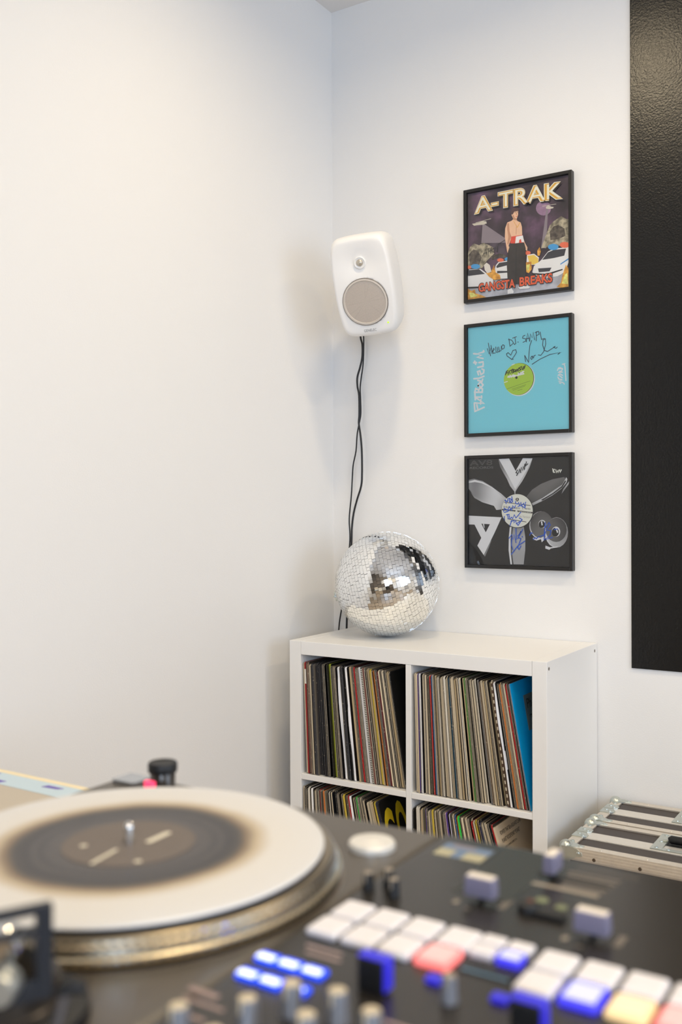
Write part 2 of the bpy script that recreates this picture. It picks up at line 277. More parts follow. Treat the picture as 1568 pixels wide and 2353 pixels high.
P1=[('haze',[(0.158,0.698),(0.374,0.526),(0.381,0.356),(0.145,0.505)]),('moon',[(0.828,0.729),(0.825,0.709),(0.815,0.693),(0.799,0.681),(0.778,0.675),(0.756,0.675),(0.734,0.682),(0.714,0.695),(0.698,0.712),(0.687,0.732),(0.684,0.753),(0.688,0.773),(0.698,0.79),(0.714,0.801),(0.735,0.807),(0.757,0.806),(0.779,0.799),(0.799,0.786),(0.815,0.769),(0.825,0.749)]),('beam',[(0.786,0.747),(0.8,0.741),(0.78,0.376),(0.733,0.39)]),('beam',[(0.154,0.695),(0.164,0.696),(0.386,0.524),(0.39,0.485),(0.14,0.518)]),('heli',[(0.045,0.712),(0.111,0.713),(0.154,0.722),(0.192,0.712),(0.197,0.692),(0.158,0.686),(0.102,0.691),(0.067,0.691)]),('heli',[(0.08,0.718),(0.24,0.732),(0.24,0.728),(0.085,0.714)]),('heli',[(0.779,0.748),(0.802,0.759),(0.829,0.743),(0.853,0.736),(0.849,0.725),(0.81,0.724),(0.782,0.733)]),('heli',[(0.743,0.762),(0.876,0.76),(0.876,0.756),(0.746,0.758)]),('tree',[(0.001,0.439),(0.023,0.499),(0.067,0.524),(0.119,0.501),(0.162,0.518),(0.222,0.486),(0.264,0.457),(0.272,0.402),(0.221,0.363),(0.187,0.336),(0.153,0.286),(0.118,0.283),(0.001,0.302)]),('treed',[(0.014,0.43),(0.058,0.471),(0.11,0.448),(0.144,0.381),(0.118,0.314),(0.023,0.326)]),('treed',[(0.238,0.383),(0.323,0.395),(0.39,0.37),(0.394,0.347),(0.323,0.357),(0.247,0.344)]),('tree',[(0.733,0.383),(0.777,0.488),(0.817,0.578),(0.856,0.609),(0.925,0.642),(0.963,0.614),(1.001,0.601),(1.001,0.374),(0.893,0.383),(0.815,0.386)]),('treed',[(0.816,0.519),(0.855,0.565),(0.901,0.565),(0.955,0.527),(0.962,0.46),(0.893,0.441),(0.823,0.444)]),('ground',[(0.0,0.165),(0.204,0.156),(0.617,0.137),(0.837,0.125),(0.999,0.127),(0.999,0.0),(0.616,0.003),(0.0,0.0)]),('car',[(0.268,0.225),(0.289,0.292),(0.314,0.316),(0.414,0.318),(0.422,0.153),(0.33,0.16),(0.263,0.195)]),('glass',[(0.293,0.28),(0.323,0.309),(0.414,0.308),(0.414,0.276),(0.297,0.264)]),('glass',[(0.301,0.237),(0.414,0.222),(0.414,0.207),(0.301,0.214)]),('lred',[(0.369,0.327),(0.367,0.322),(0.362,0.318),(0.355,0.316),(0.345,0.315),(0.335,0.315),(0.325,0.317),(0.315,0.321),(0.308,0.326),(0.303,0.331),(0.302,0.336),(0.303,0.341),(0.308,0.345),(0.316,0.348),(0.325,0.349),(0.335,0.349),(0.346,0.347),(0.355,0.343),(0.362,0.338),(0.367,0.333)]),('lblue',[(0.435,0.328),(0.433,0.323),(0.429,0.319),(0.423,0.316),(0.415,0.315),(0.406,0.315),(0.397,0.317),(0.389,0.32),(0.382,0.325),(0.378,0.33),(0.377,0.336),(0.378,0.341),(0.383,0.345),(0.389,0.347),(0.397,0.349),(0.406,0.348),(0.415,0.346),(0.423,0.343),(0.429,0.338),(0.433,0.333)]),('car',[(0.0,0.227),(0.014,0.288),(0.135,0.277),(0.195,0.227),(0.263,0.172),(0.255,0.127),(0.186,0.089),(0.0,0.121)]),('glass',[(0.003,0.282),(0.118,0.277),(0.178,0.225),(0.005,0.227)]),('lred',[(0.038,0.305),(0.037,0.3),(0.034,0.296),(0.028,0.293),(0.021,0.292),(0.014,0.292),(0.006,0.294),(-0.001,0.297),(-0.006,0.301),(-0.01,0.306),(-0.011,0.311),(-0.01,0.316),(-0.006,0.32),(-0.001,0.323),(0.006,0.324),(0.014,0.324),(0.021,0.322),(0.028,0.319),(0.034,0.315),(0.037,0.31)]),('lblue',[(0.129,0.301),(0.127,0.294),(0.12,0.288),(0.11,0.285),(0.097,0.283),(0.082,0.284),(0.067,0.287),(0.054,0.292),(0.043,0.298),(0.036,0.306),(0.034,0.313),(0.036,0.32),(0.043,0.326),(0.054,0.33),(0.067,0.331),(0.082,0.33),(0.097,0.327),(0.11,0.322),(0.12,0.316),(0.127,0.308)]),('k',[(0.0,0.125),(0.135,0.114),(0.221,0.116),(0.144,0.097),(0.005,0.109)]),('lred',[(0.634,0.356),(0.632,0.35),(0.628,0.346),(0.622,0.342),(0.614,0.341),(0.606,0.341),(0.597,0.343),(0.589,0.347),(0.583,0.352),(0.579,0.358),(0.578,0.364),(0.579,0.369),(0.583,0.374),(0.589,0.377),(0.597,0.379),(0.606,0.378),(0.615,0.376),(0.622,0.373),(0.629,0.368),(0.632,0.362)]),('car',[(0.593,0.275),(0.598,0.342),(0.666,0.344),(0.713,0.304),(0.705,0.238),(0.601,0.251)]),('shirt',[(0.602,0.334),(0.666,0.333),(0.705,0.298),(0.709,0.26),(0.657,0.244),(0.621,0.268)]),('car',[(0.649,0.178),(0.665,0.232),(0.736,0.278),(0.799,0.344),(0.854,0.362),(0.995,0.357),(0.998,0.236),(0.959,0.139),(0.891,0.111),(0.79,0.109),(0.688,0.143)]),('glass',[(0.744,0.277),(0.799,0.337),(0.854,0.351),(0.969,0.346),(0.953,0.286),(0.853,0.278)]),('glass',[(0.704,0.205),(0.833,0.196),(0.814,0.165),(0.712,0.17)]),('k',[(0.649,0.171),(0.783,0.147),(0.937,0.171),(0.937,0.16),(0.79,0.131),(0.657,0.156)]),('blue',[(0.914,0.218),(0.994,0.259),(0.997,0.247),(0.918,0.21)]),('lblue',[(0.9,0.37),(0.898,0.362),(0.89,0.355),(0.879,0.351),(0.865,0.349),(0.85,0.35),(0.834,0.353),(0.82,0.359),(0.809,0.367),(0.802,0.376),(0.8,0.385),(0.802,0.393),(0.809,0.4),(0.821,0.404),(0.835,0.406),(0.85,0.406),(0.866,0.402),(0.88,0.396),(0.891,0.388),(0.898,0.379)]),('lred',[(1.004,0.374),(1.002,0.366),(0.995,0.36),(0.985,0.355),(0.972,0.353),(0.957,0.354),(0.943,0.358),(0.93,0.363),(0.919,0.371),(0.912,0.379),(0.91,0.387),(0.913,0.395),(0.919,0.402),(0.93,0.406),(0.943,0.408),(0.958,0.407),(0.972,0.403),(0.985,0.398),(0.996,0.39),(1.002,0.382)]),('fire',[(0.0,0.11),(0.04,0.082),(0.074,0.093),(0.083,0.054),(0.143,0.031),(0.195,0.003),(0.0,0.002)]),('fire',[(0.882,0.017),(0.921,0.049),(0.936,0.113),(0.968,0.204),(0.994,0.164),(0.999,0.004),(0.928,-0.003)]),('fire',[(0.187,0.235),(0.238,0.229),(0.272,0.294),(0.289,0.223),(0.331,0.195),(0.339,0.155),(0.272,0.156),(0.221,0.193)]),('fire',[(0.589,0.276),(0.641,0.276),(0.645,0.208),(0.617,0.174),(0.591,0.185)]),('fire',[(0.698,0.366),(0.721,0.396),(0.733,0.353),(0.721,0.318),(0.701,0.32)]),('fire2',[(0.013,0.069),(0.057,0.064),(0.109,0.027),(0.031,0.02)]),('fire2',[(0.928,0.041),(0.959,0.117),(0.982,0.129),(0.989,0.027)]),('fire2',[(0.593,0.252),(0.629,0.255),(0.617,0.197),(0.593,0.207)]),('man2',[(0.17,0.307),(0.196,0.327),(0.23,0.3),(0.246,0.236),(0.204,0.226),(0.178,0.26)])]
FIG1=[('skin',[(0.407,0.666),(0.449,0.675),(0.467,0.687),(0.449,0.728),(0.457,0.769),(0.516,0.763),(0.514,0.717),(0.5,0.682),(0.506,0.665),(0.539,0.645),(0.551,0.605),(0.554,0.529),(0.578,0.458),(0.604,0.409),(0.602,0.375),(0.586,0.389),(0.562,0.46),(0.544,0.516),(0.456,0.529),(0.44,0.501),(0.419,0.45),(0.439,0.417),(0.423,0.381),(0.406,0.391),(0.394,0.462),(0.382,0.532),(0.386,0.616)]),('cap',[(0.446,0.735),(0.447,0.768),(0.467,0.788),(0.5,0.788),(0.523,0.771),(0.521,0.754),(0.477,0.754),(0.46,0.729)]),('shade',[(0.457,0.723),(0.47,0.725),(0.48,0.7),(0.5,0.683),(0.506,0.667),(0.467,0.682)]),('shade',[(0.407,0.658),(0.424,0.656),(0.43,0.578),(0.448,0.528),(0.433,0.502),(0.415,0.459),(0.407,0.475),(0.417,0.535),(0.407,0.597)]),('shade',[(0.494,0.629),(0.499,0.629),(0.497,0.542),(0.492,0.542)]),('cap',[(0.48,0.749),(0.492,0.748),(0.492,0.744),(0.481,0.744)]),('cap',[(0.502,0.748),(0.513,0.746),(0.513,0.743),(0.502,0.743)]),('shade',[(0.493,0.74),(0.5,0.74),(0.503,0.721),(0.495,0.721)]),('red',[(0.49,0.709),(0.508,0.709),(0.506,0.705),(0.493,0.704)]),('gold',[(0.467,0.67),(0.471,0.671),(0.504,0.609),(0.53,0.646),(0.534,0.644),(0.506,0.6)]),('red',[(0.448,0.53),(0.554,0.529),(0.574,0.458),(0.472,0.462),(0.435,0.471)]),('wht',[(0.493,0.523),(0.561,0.524),(0.574,0.462),(0.485,0.462),(0.489,0.493)]),('red',[(0.526,0.488),(0.542,0.493),(0.55,0.458),(0.521,0.46)]),('trou',[(0.44,0.466),(0.574,0.455),(0.588,0.404),(0.586,0.133),(0.548,0.078),(0.491,0.092),(0.483,0.063),(0.413,0.063),(0.402,0.277),(0.414,0.398)]),('k',[(0.493,0.417),(0.498,0.416),(0.494,0.099),(0.487,0.1)]),('wht',[(0.409,0.044),(0.446,0.061),(0.469,0.026),(0.466,0.008),(0.409,0.009)]),('wht',[(0.511,0.063),(0.6,0.064),(0.634,0.047),(0.616,0.034),(0.528,0.039)])]
T1=[(0.076,0.798),(0.941,0.798),(0.137,0.956),(0.935,0.946)]
G1=[(0.122,0.065),(0.483,0.066),(0.126,0.146),(0.528,0.069),(0.84,0.077),(0.536,0.147)]
SIG1=[[(0.157,0.394),(0.187,0.452),(0.2,0.4)],[(0.166,0.417),(0.2,0.42)],[(0.217,0.39),(0.213,0.457),(0.247,0.444),(0.222,0.424)],[(0.238,0.407),(0.243,0.46),(0.268,0.449),(0.247,0.429),(0.281,0.408)],[(0.281,0.439),(0.306,0.49),(0.302,0.436)],[(0.306,0.413),(0.315,0.481),(0.382,0.509)]]

# ================================================================== the room
def struct(mb, name, m, **k):
    o = mb.build(name, m, **k); o['kind'] = 'structure'; return o
X1, Y1 = ROOM_X, ROOM_Y
m_floor = P('floor_vinyl', S(176, 160, 140), .45, var=.12, vscale=5)
struct(MB().box(-.1, X1+.1, Y1-.1, .1, -.08, 0), 'floor', m_floor)
struct(MB().box(-.1, X1+.1, Y1-.1, .1, CEIL, CEIL+.08), 'ceiling', m_ceil)
struct(MB().box(-.1, 0, Y1, .1, 0, CEIL), 'wall_left', m_wall)
struct(MB().box(0, X1+.1, 0, .1, 0, CEIL), 'wall_back', m_wall)
a0, a1, b0, b1 = WIN2
struct(MB().box(-.1, a0, Y1-.1, Y1, 0, CEIL).box(a1, X1+.1, Y1-.1, Y1, 0, CEIL).box(a0, a1, Y1-.1, Y1, 0, b0).box(a0, a1, Y1-.1, Y1, b1, CEIL), 'wall_front', P('front_wall_paint', S(112, 104, 96), .7))
wr = MB()
y0, y1, z0, z1 = WIN
wr.box(X1, X1+.1, Y1, y0, 0, CEIL).box(X1, X1+.1, y1, 0, 0, CEIL).box(X1, X1+.1, y0, y1, 0, z0).box(X1, X1+.1, y0, y1, z1, CEIL)
struct(wr, 'wall_right', m_wall)
m_winf = P('window_frame_paint', S(235, 235, 233), .4)
wt = bpy.data.objects.new('window_1', None); COL.objects.link(wt); wt.location = (X1+.03, (y0+y1)/2, z0); wt['kind'] = 'structure'
wo = wt.location
fm = MB(wo)
fm.box(X1+.01, X1+.07, y0, y0+.06, z0, z1).box(X1+.01, X1+.07, y1-.06, y1, z0, z1).box(X1+.01, X1+.07, y0+.06, y1-.06, z0, z0+.06).box(X1+.01, X1+.07, y0+.06, y1-.06, z1-.06, z1)
fm.box(X1+.015, X1+.065, (y0+y1)/2-.03, (y0+y1)/2+.03, z0+.06, z1-.06)
fm.build('window_frame', m_winf, wt)
def glass_mat(name, tint=(1, 1, 1, 1), gl=.04):
    m = bpy.data.materials.new(name); m.use_nodes = True
    nt = m.node_tree; nt.nodes.clear()
    out = nt.nodes.new('ShaderNodeOutputMaterial'); mix = nt.nodes.new('ShaderNodeMixShader')
    tr = nt.nodes.new('ShaderNodeBsdfTransparent'); gs = nt.nodes.new('ShaderNodeBsdfGlossy'); fr = nt.nodes.new('ShaderNodeFresnel')
    tr.inputs[0].default_value = tint; gs.inputs['Roughness'].default_value = .03; fr.inputs['IOR'].default_value = 1.32
    nt.links.new(fr.outputs[0], mix.inputs[0]); nt.links.new(tr.outputs[0], mix.inputs[1]); nt.links.new(gs.outputs[0], mix.inputs[2]); nt.links.new(mix.outputs[0], out.inputs[0])
    return m
m_glass = glass_mat('thin_glass')
ym = (y0+y1)/2
MB(wo).box(X1+.036, X1+.042, y0+.06, ym-.03, z0+.06, z1-.06).build('pane', m_glass, wt)
MB(wo).box(X1+.036, X1+.042, ym+.03, y1-.06, z0+.06, z1-.06).build('pane', m_glass, wt)
MB(wo).box(X1-.06, X1+.02, y0-.03, y1+.03, z0-.03, z0).build('window_sill', m_winf, wt, bevel=.004)
w2 = bpy.data.objects.new('window_2', None); COL.objects.link(w2); w2.location = ((a0+a1)/2, Y1-.03, b0); w2['kind'] = 'structure'
wo = w2.location; am = (a0+a1)/2
fm = MB(wo)
fm.box(a0, a0+.06, Y1-.07, Y1-.01, b0, b1).box(a1-.06, a1, Y1-.07, Y1-.01, b0, b1).box(a0+.06, a1-.06, Y1-.07, Y1-.01, b0, b0+.06).box(a0+.06, a1-.06, Y1-.07, Y1-.01, b1-.06, b1).box(am-.03, am+.03, Y1-.065, Y1-.015, b0+.06, b1-.06)
fm.build('window_frame', m_winf, w2)
for xa, xb in ((a0+.06, am-.03), (am+.03, a1-.06)): MB(wo).box(xa, xb, Y1-.042, Y1-.036, b0+.06, b1-.06).build('pane', m_glass, w2)
m_base = P('baseboard_paint', S(236, 234, 230), .4)
struct(MB().box(0, .012, Y1, 0, 0, .07), 'baseboard_left', m_base)
struct(MB().box(.012, X1, -.012, 0, 0, .07), 'baseboard_back', m_base)

# ceiling downlights, the warm lamps of the room
m_lampglow = P('lamp_diffuser', (1, .9, .75, 1), .5, emit=(1, .82, .6), estr=6)
def downlight(x, y, power, where):
    t = thing('ceiling_downlight', 'round white ceiling downlight '+where, 'lamp', (x, y, CEIL), 'ceiling downlights')
    MB().lathe((0, 0, 0), [(.075, 0), (.105, 0), (.105, -.008), (.095, -.012), (.078, -.012), (.075, -.004)], 32).build('trim_ring', m_winf, t, smooth=40)
    MB().lathe((0, 0, 0), [(.074, -.002), (.074, -.006)], 32).build('diffuser', m_lampglow, t)
    l = area('lamp_light', (0, 0, -.016), (0, 0, 0), .15, .15, power, (1.0, .81, .53), 'DISK')
    l.data.spread = 2.85
    l.parent = t
DL = 34
downlight(.80, -.88, DL*.55, 'nearest the corner of the two white walls')
downlight(2.35, -.88, DL*.9, 'in front of the black wall panel')
downlight(1.50, -1.85, DL*.62, 'above the turntable')
downlight(2.35, -2.3, DL*.65, 'above the mixer side of the table')
downlight(3.5, -3.9, DL*.8, 'in the far corner by the window')
downlight(1.9, -3.7, DL*.8, 'near the front wall')

# ================================================================== black wall panel
m_panel = P('black_gloss_panel', S(9, 9, 9), .28, spec=.5, bump=.40, bscale=190)
tag(MB((.9585, 0, .701)).box(.9585, 2.30, -.006, 0, .701, 2.66).build('wall_panel', m_panel, bevel=.001), 'large black glossy panel with pebbled surface on the right-hand wall', 'panel')

# ================================================================== record shelf
SX0, SX1, SY0, SH = .101, .863, -.39, .762
TT, CW, DV = .038, .335, .016
C1, C2 = SX0+TT, SX0+TT+CW
C3, C4 = C2+DV, C2+DV+CW
ZU = SH-TT-CW                       # top face of the middle shelf
t = thing('record_shelf', 'white four-cell cube shelf full of record sleeves in the corner', 'shelf', ((SX0+SX1)/2, SY0/2, 0))
so = t.location
def lam(name, *b): return MB(so).box(*b).build(name, m_lam, t, bevel=.0012, seg=2)
lam('side_panel', SX0, SX0+TT, SY0, -.002, 0, SH)
sr = lam('side_panel', SX1-TT, SX1, SY0, -.002, 0, SH)
lam('top_panel', C1+.0006, C4-.0006, SY0+.0004, -.002, SH-TT, SH-.0004)
lam('bottom_panel', C1+.0006, C4-.0006, SY0+.0004, -.002, 0, TT)
lam('divider', C2, C3, SY0+.001, -.004, TT, SH-TT)
lam('shelf_board', C1, C2-.0003, SY0+.001, -.004, ZU-DV, ZU)
lam('shelf_board', C3+.0003, C4, SY0+.001, -.004, ZU-DV, ZU)
m_dowel = P('dowel_steel', S(120, 112, 100), .4, metal=.7)
for yy, zz in ((-.3764, .7438), (-.0229, .7425), (-.3764, .02), (-.0229, .02)):
    MB(so).tube([(SX1-.001, yy, zz), (SX1+.0006, yy, zz)], .0042, 14).build('dowel_screw', m_dowel, t)

# ================================================================== mirror ball
BC = Vector((.301, -.182, SH+.1527)); BR = .152
t = thing('mirror_ball', 'silver mirror ball of small square tiles resting on the white shelf', 'mirror ball', (BC.x, BC.y, SH))
m_core = P('ball_core', S(52, 50, 48), .6)
m_mirror = P('mirror_tile', (.94, .95, .95, 1), .025, metal=1)
mb = MB(t.location)
nl = 24
mb.lathe((0, 0, 0), [(max(.0001, (BR-.0022)*math.sin(PI*i/nl)), -(BR-.0022)*math.cos(PI*i/nl)) for i in range(nl+1)], 48, T=Matrix.Translation(BC))
mb.build('core', m_core, t, smooth=60)
axis = (R2*math.cos(math.radians(14))+U2*math.sin(math.radians(14))-F*.10).normalized()
e1 = axis.orthogonal().normalized(); e2 = axis.cross(e1)
PT = .0104; TW, TH = .0099, .0089
rows = int(round(PI*BR/PT))
tiles = []
rb = random.Random(3)
for i in range(1, rows):
    ph = PI*i/rows
    n = max(3, int(2*PI*BR*math.sin(ph)/(TH+.00045)))
    off = rb.random()
    for k in range(n):
        a = 2*PI*(k+off)/n
        d = axis*math.cos(ph)+(e1*math.cos(a)+e2*math.sin(a))*math.sin(ph)
        if rb.random() < .0012: continue
        tang = (-e1*math.sin(a)+e2*math.cos(a))
        d2 = (d+tang*rb.gauss(0, .012)+axis*rb.gauss(0, .012)).normalized()
        x = (axis-d2*axis.dot(d2)).normalized(); y = d2.cross(x)
        p = BC+d*(BR-.0012)+(x*rb.uniform(-.0002, .0002)+y*rb.uniform(-.0006, .0006))
        Mt = Matrix.Identity(4)
        for r in range(3): Mt[r][0], Mt[r][1], Mt[r][2], Mt[r][3] = x[r], y[r], d2[r], p[r]-t.location[r]
        tiles.append((d.dot((CAM-BC).normalized()), Mt))
tiles.sort(key=lambda q: -q[0])
tm = MB().box(-TW/2, TW/2, -TH/2, TH/2, -.0008, .0008)
t0 = tm.build('mirror_tile', m_mirror, t)
for k, (q, Mt) in enumerate(tiles[:300]):
    o = t0 if k == 0 else t0.copy()
    if k: COL.objects.link(o); o.parent = t
    o.matrix_local = Mt
rest = MB()
for q, Mt in tiles[300:]: rest.box(-TW/2, TW/2, -TH/2, TH/2, -.0008, .0008, T=Mt)
rest.build('mirror_tiles', m_mirror, t, kind='stuff')
Mc = axis.to_track_quat('Z', 'Y').to_matrix().to_4x4()
mb = MB(t.location)
mb.lathe((0, 0, 0), [(.014, -BR-.004), (.014, -BR+.004)], 20, T=Matrix.Translation(BC) @ Mc)
mb.tube([BC-axis*(BR+.003), BC-axis*(BR+.010)], .0018, 8)
mb.build('hanging_cap', m_zinc, t, smooth=40)

# ================================================================== loudspeaker on the wall
Ms = Matrix.Translation((.2923, -.2959, 1.7555)) @ Matrix.Rotation(math.radians(16), 4, 'Z') @ Matrix.Rotation(math.radians(21), 4, 'X') @ Matrix.Rotation(math.radians(-4.0), 4, 'Y')
t = thing('loudspeaker', 'white loudspeaker with round grille mounted high in the corner', 'loudspeaker', mat=Ms)
SWd, SHt = .089, .141
def outline(a, s=1.0):
    """bowed rounded rectangle"""
    n = 8.5
    c, q = math.cos(a), math.sin(a)
    r = (abs(c)**n+abs(q)**n)**(-1/n)
    x, z = r*c, r*q
    x *= 1-.10*z*z; z *= 1-.035*x*x
    return x*SWd*s, z*SHt*s
NS = 112
TWZ = .0665
rings = []
def dish(x, z):
    # waveguide round the tweeter
    dx, dz = x/.062, (z-TWZ)/.050
    w = (.0640-math.hypot(x, z+.0415))/.006          # well behind the woofer grille
    return .011*math.exp(-(dx*dx+dz*dz)*1.35)+.022*min(1, max(0, w))
for s in [.03+.94*k/26 for k in range(27)]+[.985]:
    row = []
    for k in range(NS):
        x, z = outline(2*PI*k/NS, s)
        edge = max(0, (s-.89)/.11)
        y = .016*edge**2.4+dish(x, z)+.006*(z/SHt)**2
        row.append((x, y, z))
    rings.append(row)
for s, y in ((1.0, .019), (1.006, .030), (1.0, .055), (.985, .085), (.95, .12), (.88, .15), (.76, .168), (.5, .176), (.1, .178)):
    rings.append([(outline(2*PI*k/NS, s)[0], y+.006*(outline(2*PI*k/NS, s)[1]/SHt)**2*(1 if s > .9 else 0), outline(2*PI*k/NS, s)[1]) for k in range(NS)])
mb = MB(); vs = []; fs = []
for r in rings: vs += r
for i in range(len(rings)-1):
    for k in range(NS):
        k2 = (k+1) % NS
        fs.append((i*NS+k, i*NS+k2, (i+1)*NS+k2, (i+1)*NS+k))
fs.append(tuple(range(NS))); fs.append(tuple(range((len(rings)-1)*NS, len(rings)*NS))[::-1])
mb.add(vs, fs)
mb.build('cabinet', m_spk, t, smooth=50)
RX = Matrix.Rotation(PI/2, 4, 'X')          # z axis -> -y (out of the front)
m_ring = P('grille_ring', S(205, 196, 186), .45)
m_grv = P('grille_groove', S(120, 112, 104), .5)
gm = bpy.data.materials.new('perforated_grille'); gm.use_nodes = True
nt = gm.node_tree; b = nt.nodes['Principled BSDF']
tc = nt.nodes.new('ShaderNodeTexCoord'); vo = nt.nodes.new('ShaderNodeTexVoronoi'); vo.inputs['Scale'].default_value = 520; vo.inputs['Randomness'].default_value = 0
rp = nt.nodes.new('ShaderNodeValToRGB'); rp.color_ramp.elements[0].position = .28; rp.color_ramp.elements[0].color = S(170, 160, 150); rp.color_ramp.elements[1].position = .42; rp.color_ramp.elements[1].color = S(226, 214, 202)
mp = nt.nodes.new('ShaderNodeMapping'); mp.inputs['Rotation'].default_value = (0, .785, 0); mp.inputs['Scale'].default_value = (1, .001, 1)
nt.links.new(tc.outputs['Object'], mp.inputs[0]); nt.links.new(mp.outputs[0], vo.inputs[0]); nt.links.new(vo.outputs['Distance'], rp.inputs[0]); nt.links.new(rp.outputs[0], b.inputs['Base Color'])
b.inputs['Roughness'].default_value = .5; b.inputs['Metallic'].default_value = .2
hl = nt.nodes.new('ShaderNodeMath'); hl.operation = 'GREATER_THAN'; hl.inputs[1].default_value = .30
nt.links.new(vo.outputs['Distance'], hl.inputs[0]); nt.links.new(hl.outputs[0], b.inputs['Alpha'])
MATS['perforated_grille'] = gm
WZ = -.0415
Tw = Matrix.Translation((0, .0005, WZ)) @ RX
MB().lathe((0, 0, 0), [(.0662, -.004), (.0662, .0015), (.0652, .0022), (.0645, .0012)], 64, T=Tw).build('grille_groove', m_grv, t, smooth=40)
MB().lathe((0, 0, 0), [(.0645, -.004), (.0645, .0026), (.0600, .0034), (.0585, .0015), (.0585, -.004)], 64, T=Tw).build('grille_ring', m_ring, t, smooth=40)
MB().lathe((0, 0, 0), [(.0588, .0012), (.045, .0020), (.030, .0026), (.012, .0029), (.002, .0030)], 64, T=Tw).build('woofer_grille', gm, t, smooth=60)
MB().lathe((0, 0, 0), [(.0585, -.002), (.050, -.003), (.036, -.013), (.022, -.0190), (.015, -.0180), (.008, -.0145), (.001, -.0135)], 48, T=Tw).build('woofer_cone', P('cone_grey', S(150, 142, 134), .5), t, smooth=60)
Tt = Matrix.Translation((0, .0078, TWZ)) @ RX
MB().lathe((0, 0, 0), [(.0165, -.006), (.0165, .002), (.0152, .003), (.0140, .002)], 48, T=Tt).build('tweeter_ring', m_spk, t, smooth=40)
m_tw = P('tweeter_grey', S(196, 188, 174), .3, metal=.5)
MB().lathe((0, 0, 0), [(.0138, -.004), (.0138, .0015), (.0105, .0005), (.0095, .003), (.0060, .0062), (.0020, .0074), (.0003, .0075)], 40, T=Tt).build('tweeter_dome', m_tw, t, smooth=50)
m_led = P('green_led', (.35, .8, .02, 1), .3, emit=(.5, 1, .02), estr=2.0)
MB().lathe((0, 0, 0), [(.0024, -.003), (.0024, .0004), (.0015, .0010)], 14, T=Matrix.Translation((.0555, .0030, -.107)) @ RX).build('power_led', m_led, t)
m_let = P('grey_lettering', S(150, 148, 146), .5)
vs2, fs2 = text_fit('GENELEC', -.0185, .0185, -.1265, -.1190, .004)
MB().add([(x, .0040, z) for x, z in vs2], [f for f in fs2]).build('brand_lettering', m_let, t)
# bracket between cabinet and wall
wall_l = Ms.inverted()
br = MB()
pa = wall_l @ Vector((.190, -.005, 1.79)); pb = Vector((0, .165, .02))
br.tube([pa, pa*.6+pb*.4, pb], .011, 12)
pw = [wall_l @ Vector(v) for v in [(.16, 0, 1.74), (.215, 0, 1.74), (.215, 0, 1.85), (.16, 0, 1.85), (.16, -.007, 1.74), (.215, -.007, 1.74), (.215, -.007, 1.85), (.16, -.007, 1.85)]]
br.add(pw, [(0,3,2,1),(4,5,6,7),(0,1,5,4),(1,2,6,5),(2,3,7,6),(3,0,4,7)])
br.build('wall_bracket', m_spk, t, smooth=40)

# cables
def smooth_path(pts, sub=5):
    out = []
    n = len(pts)
    for i in range(n-1):
        p0, p1, p2, p3 = pts[max(i-1, 0)], pts[i], pts[i+1], pts[min(i+2, n-1)]
        for k in range(sub):
            u = k/sub
            out.append(tuple(.5*((2*p1[j])+(-p0[j]+p2[j])*u+(2*p0[j]-5*p1[j]+4*p2[j]-p3[j])*u*u+(-p0[j]+3*p1[j]-3*p2[j]+p3[j])*u**3) for j in range(3)))
    out.append(pts[-1]); return out
THICK=[(0.1174,1.6708),(0.1231,1.6485),(0.1229,1.6108),(0.1153,1.5795),(0.1049,1.5483),(0.1048,1.5192),(0.1104,1.4897),(0.1112,1.4315),(0.1093,1.4025),(0.1153,1.3644),(0.1198,1.3148),(0.1204,1.2421),(0.1169,1.2043),(0.1013,1.1608),(0.0891,1.12),(0.082,1.0731),(0.0801,1.0233),(0.0700,0.9106),(0.0640,0.8135),(0.0609,0.7512),(.06,.6),(.055,.35),(.055,.02)]
THIN=[(0.1221,1.6715),(0.1215,1.6207),(0.1189,1.5831),(0.1119,1.5428),(0.1084,1.5139),(0.1099,1.4788),(0.1104,1.4321),(0.1044,1.4033),(0.0967,1.3686),(0.092,1.3161),(0.0815,1.2725),(0.0778,1.2285),(0.0741,1.1757),(0.068,1.1258),(0.0658,1.0934),(0.0683,1.0523),(0.0664,1.014),(0.0534,0.9096),(0.0382,0.8255),(0.0245,0.7452),(.022,.6),(.03,.35),(.03,.02)]
m_cab = P('cable_rubber', S(17, 16, 19), .45)
cs = Ms @ Vector((-.03, .180, -.050))
def cable(pts, y, r, name, lab, dx):
    p3 = [(cs.x+dx, cs.y, cs.z), (pts[0][0]*.5+cs.x*.5, cs.y*.5+y*.5, cs.z+.012), (pts[0][0], y-.004, 1.712)]+[(x, y, z) for x, z in pts]
    p3 = smooth_path(p3)
    tag(MB(p3[-1]).tube(p3, r, 10).build(name, m_cab, smooth=60), lab, 'cable')
cable(THICK, -.020, .0031, 'power_cable', 'thicker black cable hanging from the white loudspeaker behind the mirror ball', -.004)
cable(THIN, -.0095, .0022, 'audio_cable', 'thinner black cable hanging from the loudspeaker, closest to the corner', .006)

